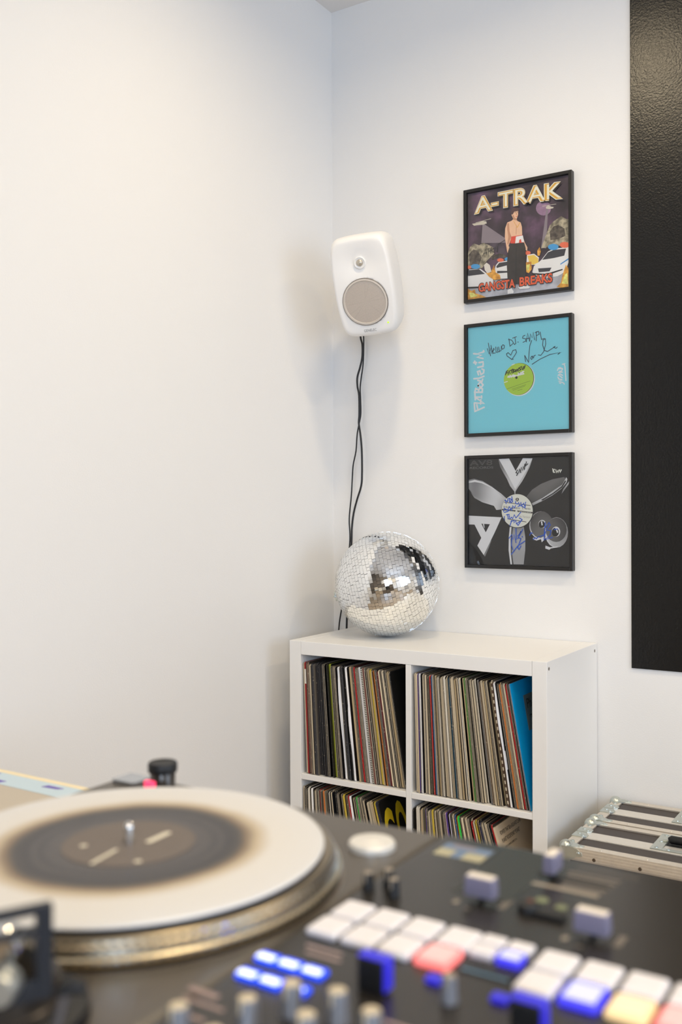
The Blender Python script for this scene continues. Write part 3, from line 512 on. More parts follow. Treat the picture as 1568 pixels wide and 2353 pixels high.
# ================================================================== framed record sleeves
FX0, FX1 = .4735, .8015
BARW = .0095
def picture(name, label, z0, z1):
    """black frame hung on the back wall; returns (thing, mapper of u,v,layer -> point)"""
    t = thing(name, label, 'picture', ((FX0+FX1)/2, 0, z0), 'framed record sleeves in a column')
    o = t.location
    for xa, xb in ((FX0, FX0+BARW), (FX1-BARW, FX1)):
        MB(o).box(xa, xb, -.022, -.001, z0, z1).build('frame_stile', m_frame, t, bevel=.001)
    for za, zb in ((z0, z0+BARW), (z1-BARW, z1)):
        MB(o).box(FX0+BARW, FX1-BARW, -.0218, -.001, za, zb).build('frame_rail', m_frame, t, bevel=.0008)
    MB(o).box(FX0+BARW, FX1-BARW, -.0045, -.002, z0+BARW, z1-BARW).build('backing_board', m_frame, t)
    MB(o).box(FX0+BARW, FX1-BARW, -.0180, -.0165, z0+BARW, z1-BARW).build('glass_pane', m_glass, t)
    xa, xb, za, zb = FX0+BARW, FX1-BARW, z0+BARW, z1-BARW
    def mp(u, v, l=0): return (xa+u*(xb-xa), -.0120-.00012*l, za+v*(zb-za))
    return t, mp, o
def flat(mb, mp, vf, layer, mi=0):
    if isinstance(vf, list):                 # pen lines: each a hair above the one before
        for k, v_ in enumerate(vf): flat(mb, mp, v_, layer+.05*k, mi)
        return mb
    vs, fs = vf
    mb.add([mp(u, v, layer) for u, v in vs], fs, mi)
    return mb
def poly(mb, mp, pts, layer, mi):
    pts = [(min(.998, max(.002, u)), min(.998, max(.002, v))) for u, v in pts]
    flat(mb, mp, (pts, [tuple(range(len(pts)))]), layer, mi)
def disc(c, r, n=48, ry=None): return [(c[0]+r*math.cos(2*PI*k/n), c[1]+(ry or r)*math.sin(2*PI*k/n)) for k in range(n)]
def sleeve_board(mp, o, t, m, margin=.002):
    a, b = mp(margin, margin), mp(1-margin, 1-margin)
    return MB(o).box(a[0], b[0], -.0120, -.0046, a[2], b[2]).build('record_sleeve', m, t, bevel=.0006)
def printed(name, rgb, rough=.5): return P('print_'+name, tuple(min(.9, c*1.25) for c in S(*rgb)[:3])+(1,), rough)

# --- 1: night-sky cover with a standing figure
t, mp, o = picture('framed_record', 'framed record sleeve reading A-TRAK, topmost of the three in the column', 1.7370, 2.0690)
mk = bpy.data.materials.new('night_sky_print'); mk.use_nodes = True
nt = mk.node_tree; b = nt.nodes['Principled BSDF']; b.inputs['Roughness'].default_value = .5
tc = nt.nodes.new('ShaderNodeTexCoord'); n = nt.nodes.new('ShaderNodeTexNoise'); n.inputs['Scale'].default_value = 13; n.inputs['Detail'].default_value = 5
rp = nt.nodes.new('ShaderNodeValToRGB'); e = rp.color_ramp.elements
e[0].position = .36; e[0].color = S(46, 38, 44); e[1].position = .72; e[1].color = S(124, 92, 122)
q = rp.color_ramp.elements.new(.52); q.color = S(72, 58, 70)
nt.links.new(tc.outputs['Object'], n.inputs[0]); nt.links.new(n.outputs['Fac'], rp.inputs[0]); nt.links.new(rp.outputs[0], b.inputs['Base Color'])
sl = sleeve_board(mp, o, t, mk)
PAL1 = {'haze': (74, 64, 74), 'moon': (140, 112, 138), 'beam': (132, 122, 130), 'heli': (196, 190, 176), 'tree': (150, 142, 122), 'treed': (86, 78, 70), 'ground': (176, 178, 186), 'car': (228, 228, 230), 'glass': (58, 58, 64), 'lred': (232, 110, 80), 'lblue': (70, 150, 205), 'k': (34, 32, 32), 'shirt': (226, 190, 84), 'blue': (60, 130, 190), 'fire': (226, 150, 62), 'fire2': (246, 214, 120), 'man2': (214, 208, 200), 'skin': (222, 182, 152), 'shade': (186, 140, 112), 'cap': (86, 62, 60), 'red': (206, 78, 62), 'wht': (236, 230, 224), 'trou': (52, 47, 45), 'gold': (206, 160, 66), 'drk': (40, 32, 30), 'pale': (236, 226, 206), 'org': (222, 96, 60)}
MOTTLE = {'tree': (.55, 70), 'treed': (.5, 90), 'fire': (.4, 60), 'fire2': (.25, 80), 'haze': (.3, 30), 'ground': (.2, 30), 'moon': (.2, 40), 'beam': (.15, 40), 'car': (.06, 30), 'trou': (.2, 40), 'skin': (.08, 60)}
def palette(keys):
    out = []
    for k in keys:
        v, sc = MOTTLE.get(k, (0, 1))
        out.append(P('print_a_'+k, tuple(min(.9, c*1.25) for c in S(*PAL1[k])[:3])+(1,), .5, var=v, vscale=sc))
    return out, {k: i for i, k in enumerate(keys)}
ks = sorted(set(k for k, _ in P1)); mats, ix = palette(ks)
mb = MB(o)
for n_, (k, pts) in enumerate(P1): poly(mb, mp, pts, 1+n_*.5, ix[k])
mb.build('scene_print', mats, t)
ks = sorted(set(k for k, _ in FIG1)); mats, ix = palette(ks)
mb = MB(o)
for n_, (k, pts) in enumerate(FIG1): poly(mb, mp, pts, 24+n_*.5, ix[k])
mb.build('figure_print', mats, t)
mats, ix = palette(['drk', 'gold', 'pale', 'org'])
mb = MB(o)
def arc(vf, u0=.076, u1=.941, bend=.012): return [(u, v+bend*(1-((u-(u0+u1)/2)/((u1-u0)/2))**2)) for u, v in vf[0]], vf[1]
flat(mb, mp, arc(text_fit('A-TRAK', .083, .955, .780, .935, .055)), 30, ix['drk'])
flat(mb, mp, arc(text_fit('A-TRAK', .070, .945, .790, .950, .055)), 31, ix['pale'])
flat(mb, mp, arc(text_fit('A-TRAK', .076, .939, .796, .944, .038)), 32, ix['gold'])
flat(mb, mp, arc(text_fit('A-TRAK', .084, .931, .804, .936, -.004)), 33, ix['pale'])
mb.build('title_lettering', mats, t)
mb = MB(o)
for lay, bold, k, d in ((34, .07, 'drk', .006), (35, .03, 'org', 0)):
    flat(mb, mp, text_fit('GANGSTA', .118-d, .483+d, .060-d, .140+d, bold), lay, ix[k])
    flat(mb, mp, text_fit('BREAKS', .528-d, .842+d, .064-d, .146+d, bold), lay, ix[k])
mb.build('subtitle_lettering', mats, t)
flat(MB(o), mp, stroke2d(SIG1, .005), 23).build('signature', printed('ink', (40, 36, 36)), t)

# --- 2: blue sleeve with a die-cut hole and green label
t, mp, o = picture('framed_record', 'framed turquoise record sleeve with handwriting and green label, middle of the column', 1.3435, 1.6740)
sl = sleeve_board(mp, o, t, printed('turquoise', (128, 208, 230), .6), 0)
lc = (.509, .481)
mb = MB(o)
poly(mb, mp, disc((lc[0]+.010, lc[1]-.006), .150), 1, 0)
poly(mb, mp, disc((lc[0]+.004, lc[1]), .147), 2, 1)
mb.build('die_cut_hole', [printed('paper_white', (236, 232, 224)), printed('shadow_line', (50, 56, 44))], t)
mb = MB(o)
poly(mb, mp, disc(lc, .1455), 3, 0)
poly(mb, mp, disc((.489, .496), .0115, 20), 4, 1)
flat(mb, mp, stroke2d(LABK2, .0085), 5, 1)
flat(mb, mp, stroke2d(LABW2, .0095), 4.5, 2)
flat(mb, mp, stroke2d(LABL2, .0035), 4.5, 3)
flat(mb, mp, stroke2d(LABP2, .007), 4.5, 2)
mb.build('record_label', [printed('lime', (168, 200, 66)), printed('ink', (40, 36, 36)), printed('paper_white', (236, 232, 224)), printed('olive', (112, 140, 50))], t)
flat(MB(o), mp, stroke2d(INK2, .0062), 6).build('handwriting', printed('pen', (58, 66, 78)), t)
mb = MB(o)
flat(mb, mp, stroke2d(WHITE2, .0165), 2, 0)
mb.build('title_lettering', printed('paper_white', (236, 232, 224)), t)
flat(MB(o), mp, stroke2d(PROMO2, .010), 2).build('promo_lettering', printed('paper_white', (236, 232, 224)), t)

# --- 3: black sleeve with chrome letters and propeller
t, mp, o = picture('framed_record', 'framed black record sleeve with silver propeller and AV8 letters, lowest of the column', .9583, 1.2880)
sl = sleeve_board(mp, o, t, printed('soft_black', (30, 29, 28), .45))
def gradm(name, c0, c1, ax='X', a=-.16, b_=.16):
    if name in MATS: return MATS[name]
    m = bpy.data.materials.new(name); m.use_nodes = True
    nt = m.node_tree; b = nt.nodes['Principled BSDF']; b.inputs['Roughness'].default_value = .45
    tc = nt.nodes.new('ShaderNodeTexCoord'); n = nt.nodes.new('ShaderNodeTexNoise'); n.inputs['Scale'].default_value = 9; n.inputs['Detail'].default_value = 0
    rp = nt.nodes.new('ShaderNodeValToRGB'); rp.color_ramp.elements[0].position = .35; rp.color_ramp.elements[0].color = tuple(min(.9, c*1.25) for c in S(*c0)[:3])+(1,); rp.color_ramp.elements[1].position = .65; rp.color_ramp.elements[1].color = tuple(min(.9, c*1.25) for c in S(*c1)[:3])+(1,)
    nt.links.new(tc.outputs['Object'], n.inputs[0]); nt.links.new(n.outputs['Fac'], rp.inputs[0]); nt.links.new(rp.outputs[0], b.inputs['Base Color'])
    MATS[name] = m; return m
GM = {'w': gradm('chrome_light', (226, 228, 228), (246, 248, 248)), 'g1': gradm('chrome_silver', (130, 130, 130), (236, 236, 236)), 'g2': gradm('chrome_mid', (120, 120, 120), (200, 200, 200)), 'g3': gradm('chrome_blade', (112, 112, 114), (226, 226, 226)), 'g0': gradm('chrome_dark', (46, 45, 45), (110, 108, 106)), 'k': printed('soft_black', (30, 29, 28), .45)}
ks = list(GM); mb = MB(o)
for n_, (k, pts) in enumerate(P3): poly(mb, mp, pts, 1+n_*.5, ks.index(k))
mb.build('propeller_print', [GM[k] for k in ks], t)
mb = MB(o)
flat(mb, mp, text_fit('AV8', .012, .243, .938, .985, .015), 1, 0)
flat(mb, mp, text_fit('AV8', .020, .235, .943, .980, -.02), 2, 1)
flat(mb, mp, text_fit('RECORDS', .012, .255, .904, .926, .02), 1, 0)
mb.build('label_name_lettering', [printed('grey_ink', (92, 92, 90)), printed('soft_black', (30, 29, 28), .45)], t)
lc = (.4935, .509)
mb = MB(o)
poly(mb, mp, disc((lc[0]+.004, lc[1]-.002), .157), 19, 1)
poly(mb, mp, disc(lc, .1535), 20, 0)
poly(mb, mp, [(.342, .527), (.345, .513), (.646, .483), (.6465, .497)], 21, 2)
flat(mb, mp, stroke2d(L3[:2], .006), 21, 2)
flat(mb, mp, text_fit('Hoopies Two', .362, .624, .528, .556, .0, -.018), 21, 2)
flat(mb, mp, text_fit('Mix Version', .505, .622, .448, .470, .0, -.010), 21, 3)
flat(mb, mp, text_fit('PARTY @ TRACKS', .372, .628, .503, .513, .01, -.016), 22, 0)
poly(mb, mp, disc((.496, .612), .017, 20), 21, 2)
flat(mb, mp, stroke2d([[(.496, .612), (.496, .625)], [(.496, .612), (.487, .604)], [(.496, .612), (.506, .605)]], .004), 22, 0)
poly(mb, mp, disc((.487, .506), .009, 16), 23, 0)
mb.build('record_label', [printed('label_white', (226, 222, 208)), printed('ink_black', (30, 28, 28)), printed('label_grey', (74, 70, 64)), printed('label_lgrey', (168, 162, 150))], t)
flat(MB(o), mp, stroke2d(BLUE3, .0085), 25).build('blue_signatures', printed('marker_blue', (30, 84, 190)), t)
flat(MB(o), mp, stroke2d(BLK3, .0085), 25).build('black_handwriting', printed('ink_black', (30, 28, 28)), t)
flat(MB(o), mp, stroke2d(KW3, .010), 25).build('white_tag', printed('label_white', (226, 222, 208)), t)

# ================================================================== record sleeves in the shelf
def sleeve_mat():
    m = bpy.data.materials.new('sleeve_spine'); m.use_nodes = True
    nt = m.node_tree; N = nt.nodes.new; Lk = nt.links.new; b = nt.nodes['Principled BSDF']
    b.inputs['Roughness'].default_value = .6
    oi = N('ShaderNodeObjectInfo'); tc = N('ShaderNodeTexCoord'); sx = N('ShaderNodeSeparateXYZ')
    Lk(tc.outputs['Generated'], sx.inputs[0])
    a = N('ShaderNodeMath'); a.operation = 'SUBTRACT'; Lk(sx.outputs[0], a.inputs[0]); a.inputs[1].default_value = .5
    ab = N('ShaderNodeMath'); ab.operation = 'ABSOLUTE'; Lk(a.outputs[0], ab.inputs[0])
    gt = N('ShaderNodeMath'); gt.operation = 'GREATER_THAN'; Lk(ab.outputs[0], gt.inputs[0]); gt.inputs[1].default_value = .30
    inv = N('ShaderNodeMath'); inv.operation = 'SUBTRACT'; inv.inputs[0].default_value = 1; Lk(oi.outputs['Alpha'], inv.inputs[1])
    edge = N('ShaderNodeMath'); edge.operation = 'MULTIPLY'; Lk(gt.outputs[0], edge.inputs[0]); Lk(inv.outputs[0], edge.inputs[1])
    # wear speckle
    mp_ = N('ShaderNodeMapping'); mp_.inputs['Scale'].default_value = (1, 1, 1)
    ad = N('ShaderNodeVectorMath'); ad.operation = 'ADD'; Lk(tc.outputs['Object'], ad.inputs[0])
    rv = N('ShaderNodeCombineXYZ'); Lk(oi.outputs['Random'], rv.inputs[2]); Lk(rv.outputs[0], ad.inputs[1])
    no = N('ShaderNodeTexNoise'); no.inputs['Scale'].default_value = 190; no.inputs['Detail'].default_value = 3; Lk(ad.outputs[0], no.inputs[0])
    wr_ = N('ShaderNodeValToRGB'); wr_.color_ramp.elements[0].position = .62; wr_.color_ramp.elements[0].color = (0, 0, 0, 1); wr_.color_ramp.elements[1].position = .72; wr_.color_ramp.elements[1].color = (.75, .75, .75, 1)
    Lk(no.outputs['Fac'], wr_.inputs[0])
    mxm = N('ShaderNodeMath'); mxm.operation = 'MAXIMUM'; Lk(edge.outputs[0], mxm.inputs[0]); Lk(wr_.outputs[0], mxm.inputs[1])
    card = N('ShaderNodeMix'); card.data_type = 'RGBA'; n2 = N('ShaderNodeTexNoise'); n2.inputs['Scale'].default_value = 40; Lk(ad.outputs[0], n2.inputs[0])
    Lk(n2.outputs['Fac'], card.inputs[0]); card.inputs[6].default_value = S(150, 134, 108); card.inputs[7].default_value = S(222, 210, 188)
    mx = N('ShaderNodeMix'); mx.data_type = 'RGBA'; Lk(mxm.outputs[0], mx.inputs[0]); Lk(oi.outputs['Color'], mx.inputs[6]); Lk(card.outputs[2], mx.inputs[7])
    Lk(mx.outputs[2], b.inputs['Base Color'])
    return m
def cover_mat():
    m = bpy.data.materials.new('sleeve_cover'); m.use_nodes = True
    nt = m.node_tree; N = nt.nodes.new; Lk = nt.links.new; b = nt.nodes['Principled BSDF']
    b.inputs['Roughness'].default_value = .4
    oi = N('ShaderNodeObjectInfo'); rp = N('ShaderNodeValToRGB'); rp.color_ramp.interpolation = 'CONSTANT'
    cols = [(24, 23, 23), (30, 28, 32), (40, 36, 34), (18, 18, 18), (112, 104, 92), (28, 30, 36), (150, 140, 120), (34, 30, 28), (60, 54, 48)]
    e = rp.color_ramp.elements; e[0].color = S(*cols[0]); e[1].position = .95; e[1].color = S(*cols[-1])
    for k, c in enumerate(cols[1:-1]): q = e.new((k+1)/len(cols)); q.color = S(*c)
    Lk(oi.outputs['Random'], rp.inputs[0]); Lk(rp.outputs[0], b.inputs['Base Color'])
    return m
m_spine = sleeve_mat(); m_cover = cover_mat()
def band_mat(name, c0, c1, scale, thr=.5):
    m = bpy.data.materials.new(name); m.use_nodes = True
    nt = m.node_tree; N = nt.nodes.new; Lk = nt.links.new; b = nt.nodes['Principled BSDF']; b.inputs['Roughness'].default_value = .6
    tc = N('ShaderNodeTexCoord'); sx = N('ShaderNodeSeparateXYZ'); Lk(tc.outputs['Object'], sx.inputs[0])
    mu = N('ShaderNodeMath'); mu.operation = 'MULTIPLY'; mu.inputs[1].default_value = scale; Lk(sx.outputs[2], mu.inputs[0])
    fr = N('ShaderNodeMath'); fr.operation = 'FRACT'; Lk(mu.outputs[0], fr.inputs[0])
    g = N('ShaderNodeMath'); g.operation = 'GREATER_THAN'; g.inputs[1].default_value = thr; Lk(fr.outputs[0], g.inputs[0])
    mx = N('ShaderNodeMix'); mx.data_type = 'RGBA'; Lk(g.outputs[0], mx.inputs[0]); mx.inputs[6].default_value = S(*c0); mx.inputs[7].default_value = S(*c1)
    Lk(mx.outputs[2], b.inputs['Base Color']); return m
m_dots = band_mat('spine_dots', (20, 18, 18), (226, 220, 208), 210)
m_check = band_mat('spine_checks', (84, 58, 42), (204, 188, 162), 60, .5)
m_band = band_mat('spine_red_band', (150, 26, 26), (228, 220, 208), 3.4, .86)
SL = .3135
def sleeve(x, y, z, lean, th, depth=.312, bow=0, mspine=None, mcov=None, chop=.004, SL=SL):
    """upright slab: thickness on x, front edge at y, leaning its top towards -x"""
    T = Matrix.Translation((x, y, z)) @ Matrix.Rotation(-lean, 4, 'Y')
    zs = [0, .003, .05, .11, .16, .21, .26, SL-.004, SL]
    vs = []; fs = []; mi = []
    for k, zz in enumerate(zs):
        y0 = chop if k in (0, len(zs)-1) else 0
        bx = bow*math.sin(PI*zz/SL)
        vs += [(bx, y0, zz), (th+bx, y0, zz), (th+bx*.3, depth, zz), (bx*.3, depth, zz)]
    for k in range(len(zs)-1):
        a = k*4; c = a+4
        for (p, q_, m_) in ((0, 1, 0), (1, 2, 1), (2, 3, 0), (3, 0, 1)):
            fs.append((a+p, a+q_, c+q_, c+p)); mi.append(m_)
    n = len(vs)
    fs.append((3, 2, 1, 0)); mi.append(0); fs.append((n-4, n-3, n-2, n-1)); mi.append(0)
    mb = MB(); mb.add(vs, fs); mb.m = mi
    ob = mb.build('record_sleeve', [mspine or m_spine, mcov or m_cover])
    ob.matrix_world = T
    return ob
CN = {'cream': ((214, 198, 168), 1), 'tan': ((184, 162, 124), 1), 'beige': ((198, 182, 154), 1), 'ivory': ((228, 220, 204), 1), 'white': ((238, 236, 234), 1),
      'brown': ((112, 78, 52), 1), 'black': ((22, 21, 21), 1), 'charcoal': ((52, 52, 56), 1), 'grey': ((112, 108, 104), 1), 'red': ((178, 32, 32), 1), 'dark red': ((104, 26, 30), 1),
      'orange': ((206, 116, 44), 1), 'yellow': ((214, 186, 62), 1), 'lime': ((166, 176, 52), 1), 'green': ((92, 138, 70), 1), 'bright green': ((42, 196, 66), 1), 'teal': ((36, 74, 94), 1),
      'blue': ((52, 96, 156), 1), 'pale blue': ((120, 150, 196), 1), 'purple': ((72, 48, 130), 1), 'navy': ((30, 34, 62), 1), 'pink': ((206, 176, 176), 1), 'lilac': ((196, 190, 206), 1),
      'cream edged black': ((24, 22, 22), 0), 'cream edged grey': ((100, 92, 82), 0), 'cream edged brown': ((88, 64, 44), 0), 'cream edged dark red': ((96, 30, 28), 0), 'cream edged blue': ((50, 66, 104), 0),
      'dotted': ((230, 226, 220), 1), 'checkered': ((200, 190, 170), 1), 'red banded': ((150, 26, 26), 1)}
CODE = {'c': 'cream', 't': 'tan', 'b': 'beige', 'i': 'ivory', 'w': 'white', 'n': 'brown', 'k': 'black', 'h': 'charcoal', 'g': 'grey', 'r': 'red', 'd': 'dark red', 'o': 'orange', 'y': 'yellow',
        'l': 'lime', 'G': 'green', 'B': 'bright green', 'T': 'teal', 'u': 'blue', 'p': 'pale blue', 'P': 'purple', 'N': 'navy', 'q': 'pink', 'L': 'lilac',
        'K': 'cream edged black', 'J': 'cream edged grey', 'M': 'cream edged brown', 'D': 'cream edged dark red', 'U': 'cream edged blue', 'X': 'dotted', 'Z': 'checkered', 'R': 'red banded'}
def ordinal(n):
    return '%d%s' % (n, 'th' if 10 <= n % 100 <= 20 else {1: 'st', 2: 'nd', 3: 'rd'}.get(n % 10, 'th'))
def fill(codes, xt0, xt1, xb0, xb1, zb, cell, rec, seed, last_cov=None):
    rr = random.Random(seed)
    w = []
    for c in codes: w.append({'w': 1.3, 'X': 1.0, 'Z': .9, 'G': 1.2, 'T': 1.1, 'r': .9}.get(c, rr.uniform(.55, 1.35)))
    tot = sum(w); acc = 0; objs = []
    T_, B_ = xt1-xt0, xb1-xb0
    for i, c in enumerate(codes):
        fr = acc/tot; acc += w[i]
        xt, xb = xt0+T_*fr, xb0+B_*fr
        lean = math.asin((xb-xt)/SL)
        th = w[i]/tot*min(T_, B_)*math.cos(lean)*.90
        kind = CODE[c]
        y = SY0+rec(fr)+rr.uniform(0, .006)+(rr.uniform(.006, .016) if rr.random() < .15 else 0)
        ms = {'X': m_dots, 'Z': m_check, 'R': m_band}.get(c)
        ob = sleeve(xb, y, zb+.0002, lean, th, bow=rr.uniform(-.05, .05)*th, SL=SL-rr.choice((0, 0, .001, .002, .003, .005)), chop=rr.choice((.002, .004, .006)), mspine=ms, mcov=last_cov if (last_cov and i == len(codes)-1) else None)
        rgb, al = CN[kind]
        v = rr.uniform(.9, 1.06)
        col = S(*[min(255, q_*v) for q_ in rgb]); ob.color = (col[0], col[1], col[2], al)
        where = 'last on the right' if i == len(codes)-1 else '%s from left' % ordinal(i+1)
        tag(ob, '%s record sleeve, %s in the %s shelf cell' % (kind, where, cell), 'record', 'record sleeves in the %s shelf cell' % cell)
        objs.append((ob, xb, y, lean, th))
    return objs
m_blk_cover = P('cover_black', S(20, 19, 19), .35)
m_blu_cover = P('cover_blue', S(0, 164, 226), .35, var=.1, vscale=6)
m_crm_cover = P('cover_kraft', S(218, 197, 166), .6)
UL = fill('cRDMchhhhkhhkKhklKMJtwhhhkhwMtKrKJwXDKtytoKgdcJcKtck', .1415, .418, .153, .4695, ZU, 'upper left', lambda f: .003+.012*f, 11, m_blk_cover)
UR = fill('kbbPwicJcKcrpbKtJiKcbJicbTKcbtJbicKtGcKkJbcicbgMbtJbtcZnwkKotJcrKuU', .4935, .762, .4990, .8180, ZU, 'upper right', lambda f: .004+.006*f, 12, m_blu_cover)
LLo = fill('bKKitwKcKJrKJoKkiccKkJcKyMrwtKBJcKJckcctyNk', .1415, .385, .147, .4690, TT, 'lower left', lambda f: .003+.004*f, 13, m_blk_cover)
LR = fill('kciibtKPKcJyKccKbiJqPdLKcKuoBKcMbJcrcytKNcKcbKkrb', .4925, .720, .498, .8175, TT, 'lower right', lambda f: .004+.004*f, 14, m_crm_cover)
def face_T(rec_):
    """local frame on the right-hand face: u towards the back, v up"""
    ob, xb, y, lean, th = rec_
    return th
def face_text(rec_, name, items, m):
    ob, th = rec_[0], rec_[4]
    mb = MB()
    for body, u0, u1, v0, v1, bold in items:
        vs2, fs2 = text_fit(body, u0, u1, v0, v1, bold)
        mb.add([(th+.0006, u, v) for u, v in vs2], fs2)
    return mb.build(name, m, ob)
LLo[-1][0]['label'] = 'black record sleeve with large yellow letters GO, in the lower left shelf cell'
face_text(LLo[-1], 'cover_lettering', [('G', .004, .058, .130, .292, .025), ('O', .067, .124, .130, .297, .025)], P('letter_yellow', S(226, 196, 30), .5))
UR[-1][0]['label'] = 'bright blue record sleeve with a dark sticker, last on the right in upper right cell'
ob = UR[-1][0]; th = UR[-1][4]
MB().box(th+.0002, th+.0006, .072, .190, .184, .2725).build('sticker', P('sticker_dark', S(108, 118, 114), .5), ob)
face_text(UR[-1], 'sticker_lettering', [('Ph', .086, .116, .238, .262, .0), ("'T", .092, .114, .200, .222, .0)], P('ink_dark', S(12, 12, 12), .5)).location.x = .0004
ob, th = LR[-1][0], LR[-1][4]
ob['label'] = 'kraft-coloured record sleeve with three printed text lines, in the lower right shelf cell'
m_ib = P('ink_brown', S(50, 40, 32), .5)
face_text(LR[-1], 'cover_lettering', [("POWERS THAT BE vs ROLAND CLARK", .020, .154, .283, .293, .0)], m_ib)
face_text(LR[-1], 'cover_lettering', [("PLANET ROCK/FUNKY PLANET", .020, .134, .264, .274, .0)], m_ib)
face_text(LR[-1], 'cover_lettering', [("(DOPE SUPREME CORRECTION)", .026, .103, .248, .254, .0)], m_ib)
# paper inner sleeves that bulge out
def inner(rec_, y_out, z0, z1, th2=.004):
    ob, th = rec_[0], rec_[4]
    mb = MB(); vs = []; fs = []
    n = 10
    for k in range(n+1):
        zz = z0+(z1-z0)*k/n; by = -y_out*math.sin(PI*k/n)**.7; bx = th*.5+.0015*math.sin(PI*2*k/n)
        vs += [(bx-th2/2, by, zz), (bx+th2/2, by, zz), (bx+th2/2, by+.02, zz), (bx-th2/2, by+.02, zz)]
    for k in range(n):
        a = k*4; c = a+4
        for p_, q_ in ((0, 1), (1, 2), (2, 3), (3, 0)): fs.append((a+p_, a+q_, c+q_, c+p_))
    mb.add(vs, fs+[(3, 2, 1, 0), (n*4, n*4+1, n*4+2, n*4+3)])
    mb.build('inner_sleeve', P('paper_inner', S(240, 240, 244), .6), ob, smooth=60, label='white paper inner sleeve bulging out')
for row, kind, n_, a_ in ((UL, 'white', 0, (.006, .01, .30, .003)), (UL, 'white', 1, (.006, .02, .22, .0025)), (UR, 'white', 1, (.005, .06, .29, .0025)), (LLo, 'white', 1, (.006, .05, .27, .003))):
    hits = [r_ for r_ in row if r_[0]['label'].startswith(kind+' ')]
    inner(hits[min(n_, len(hits)-1)], *a_)

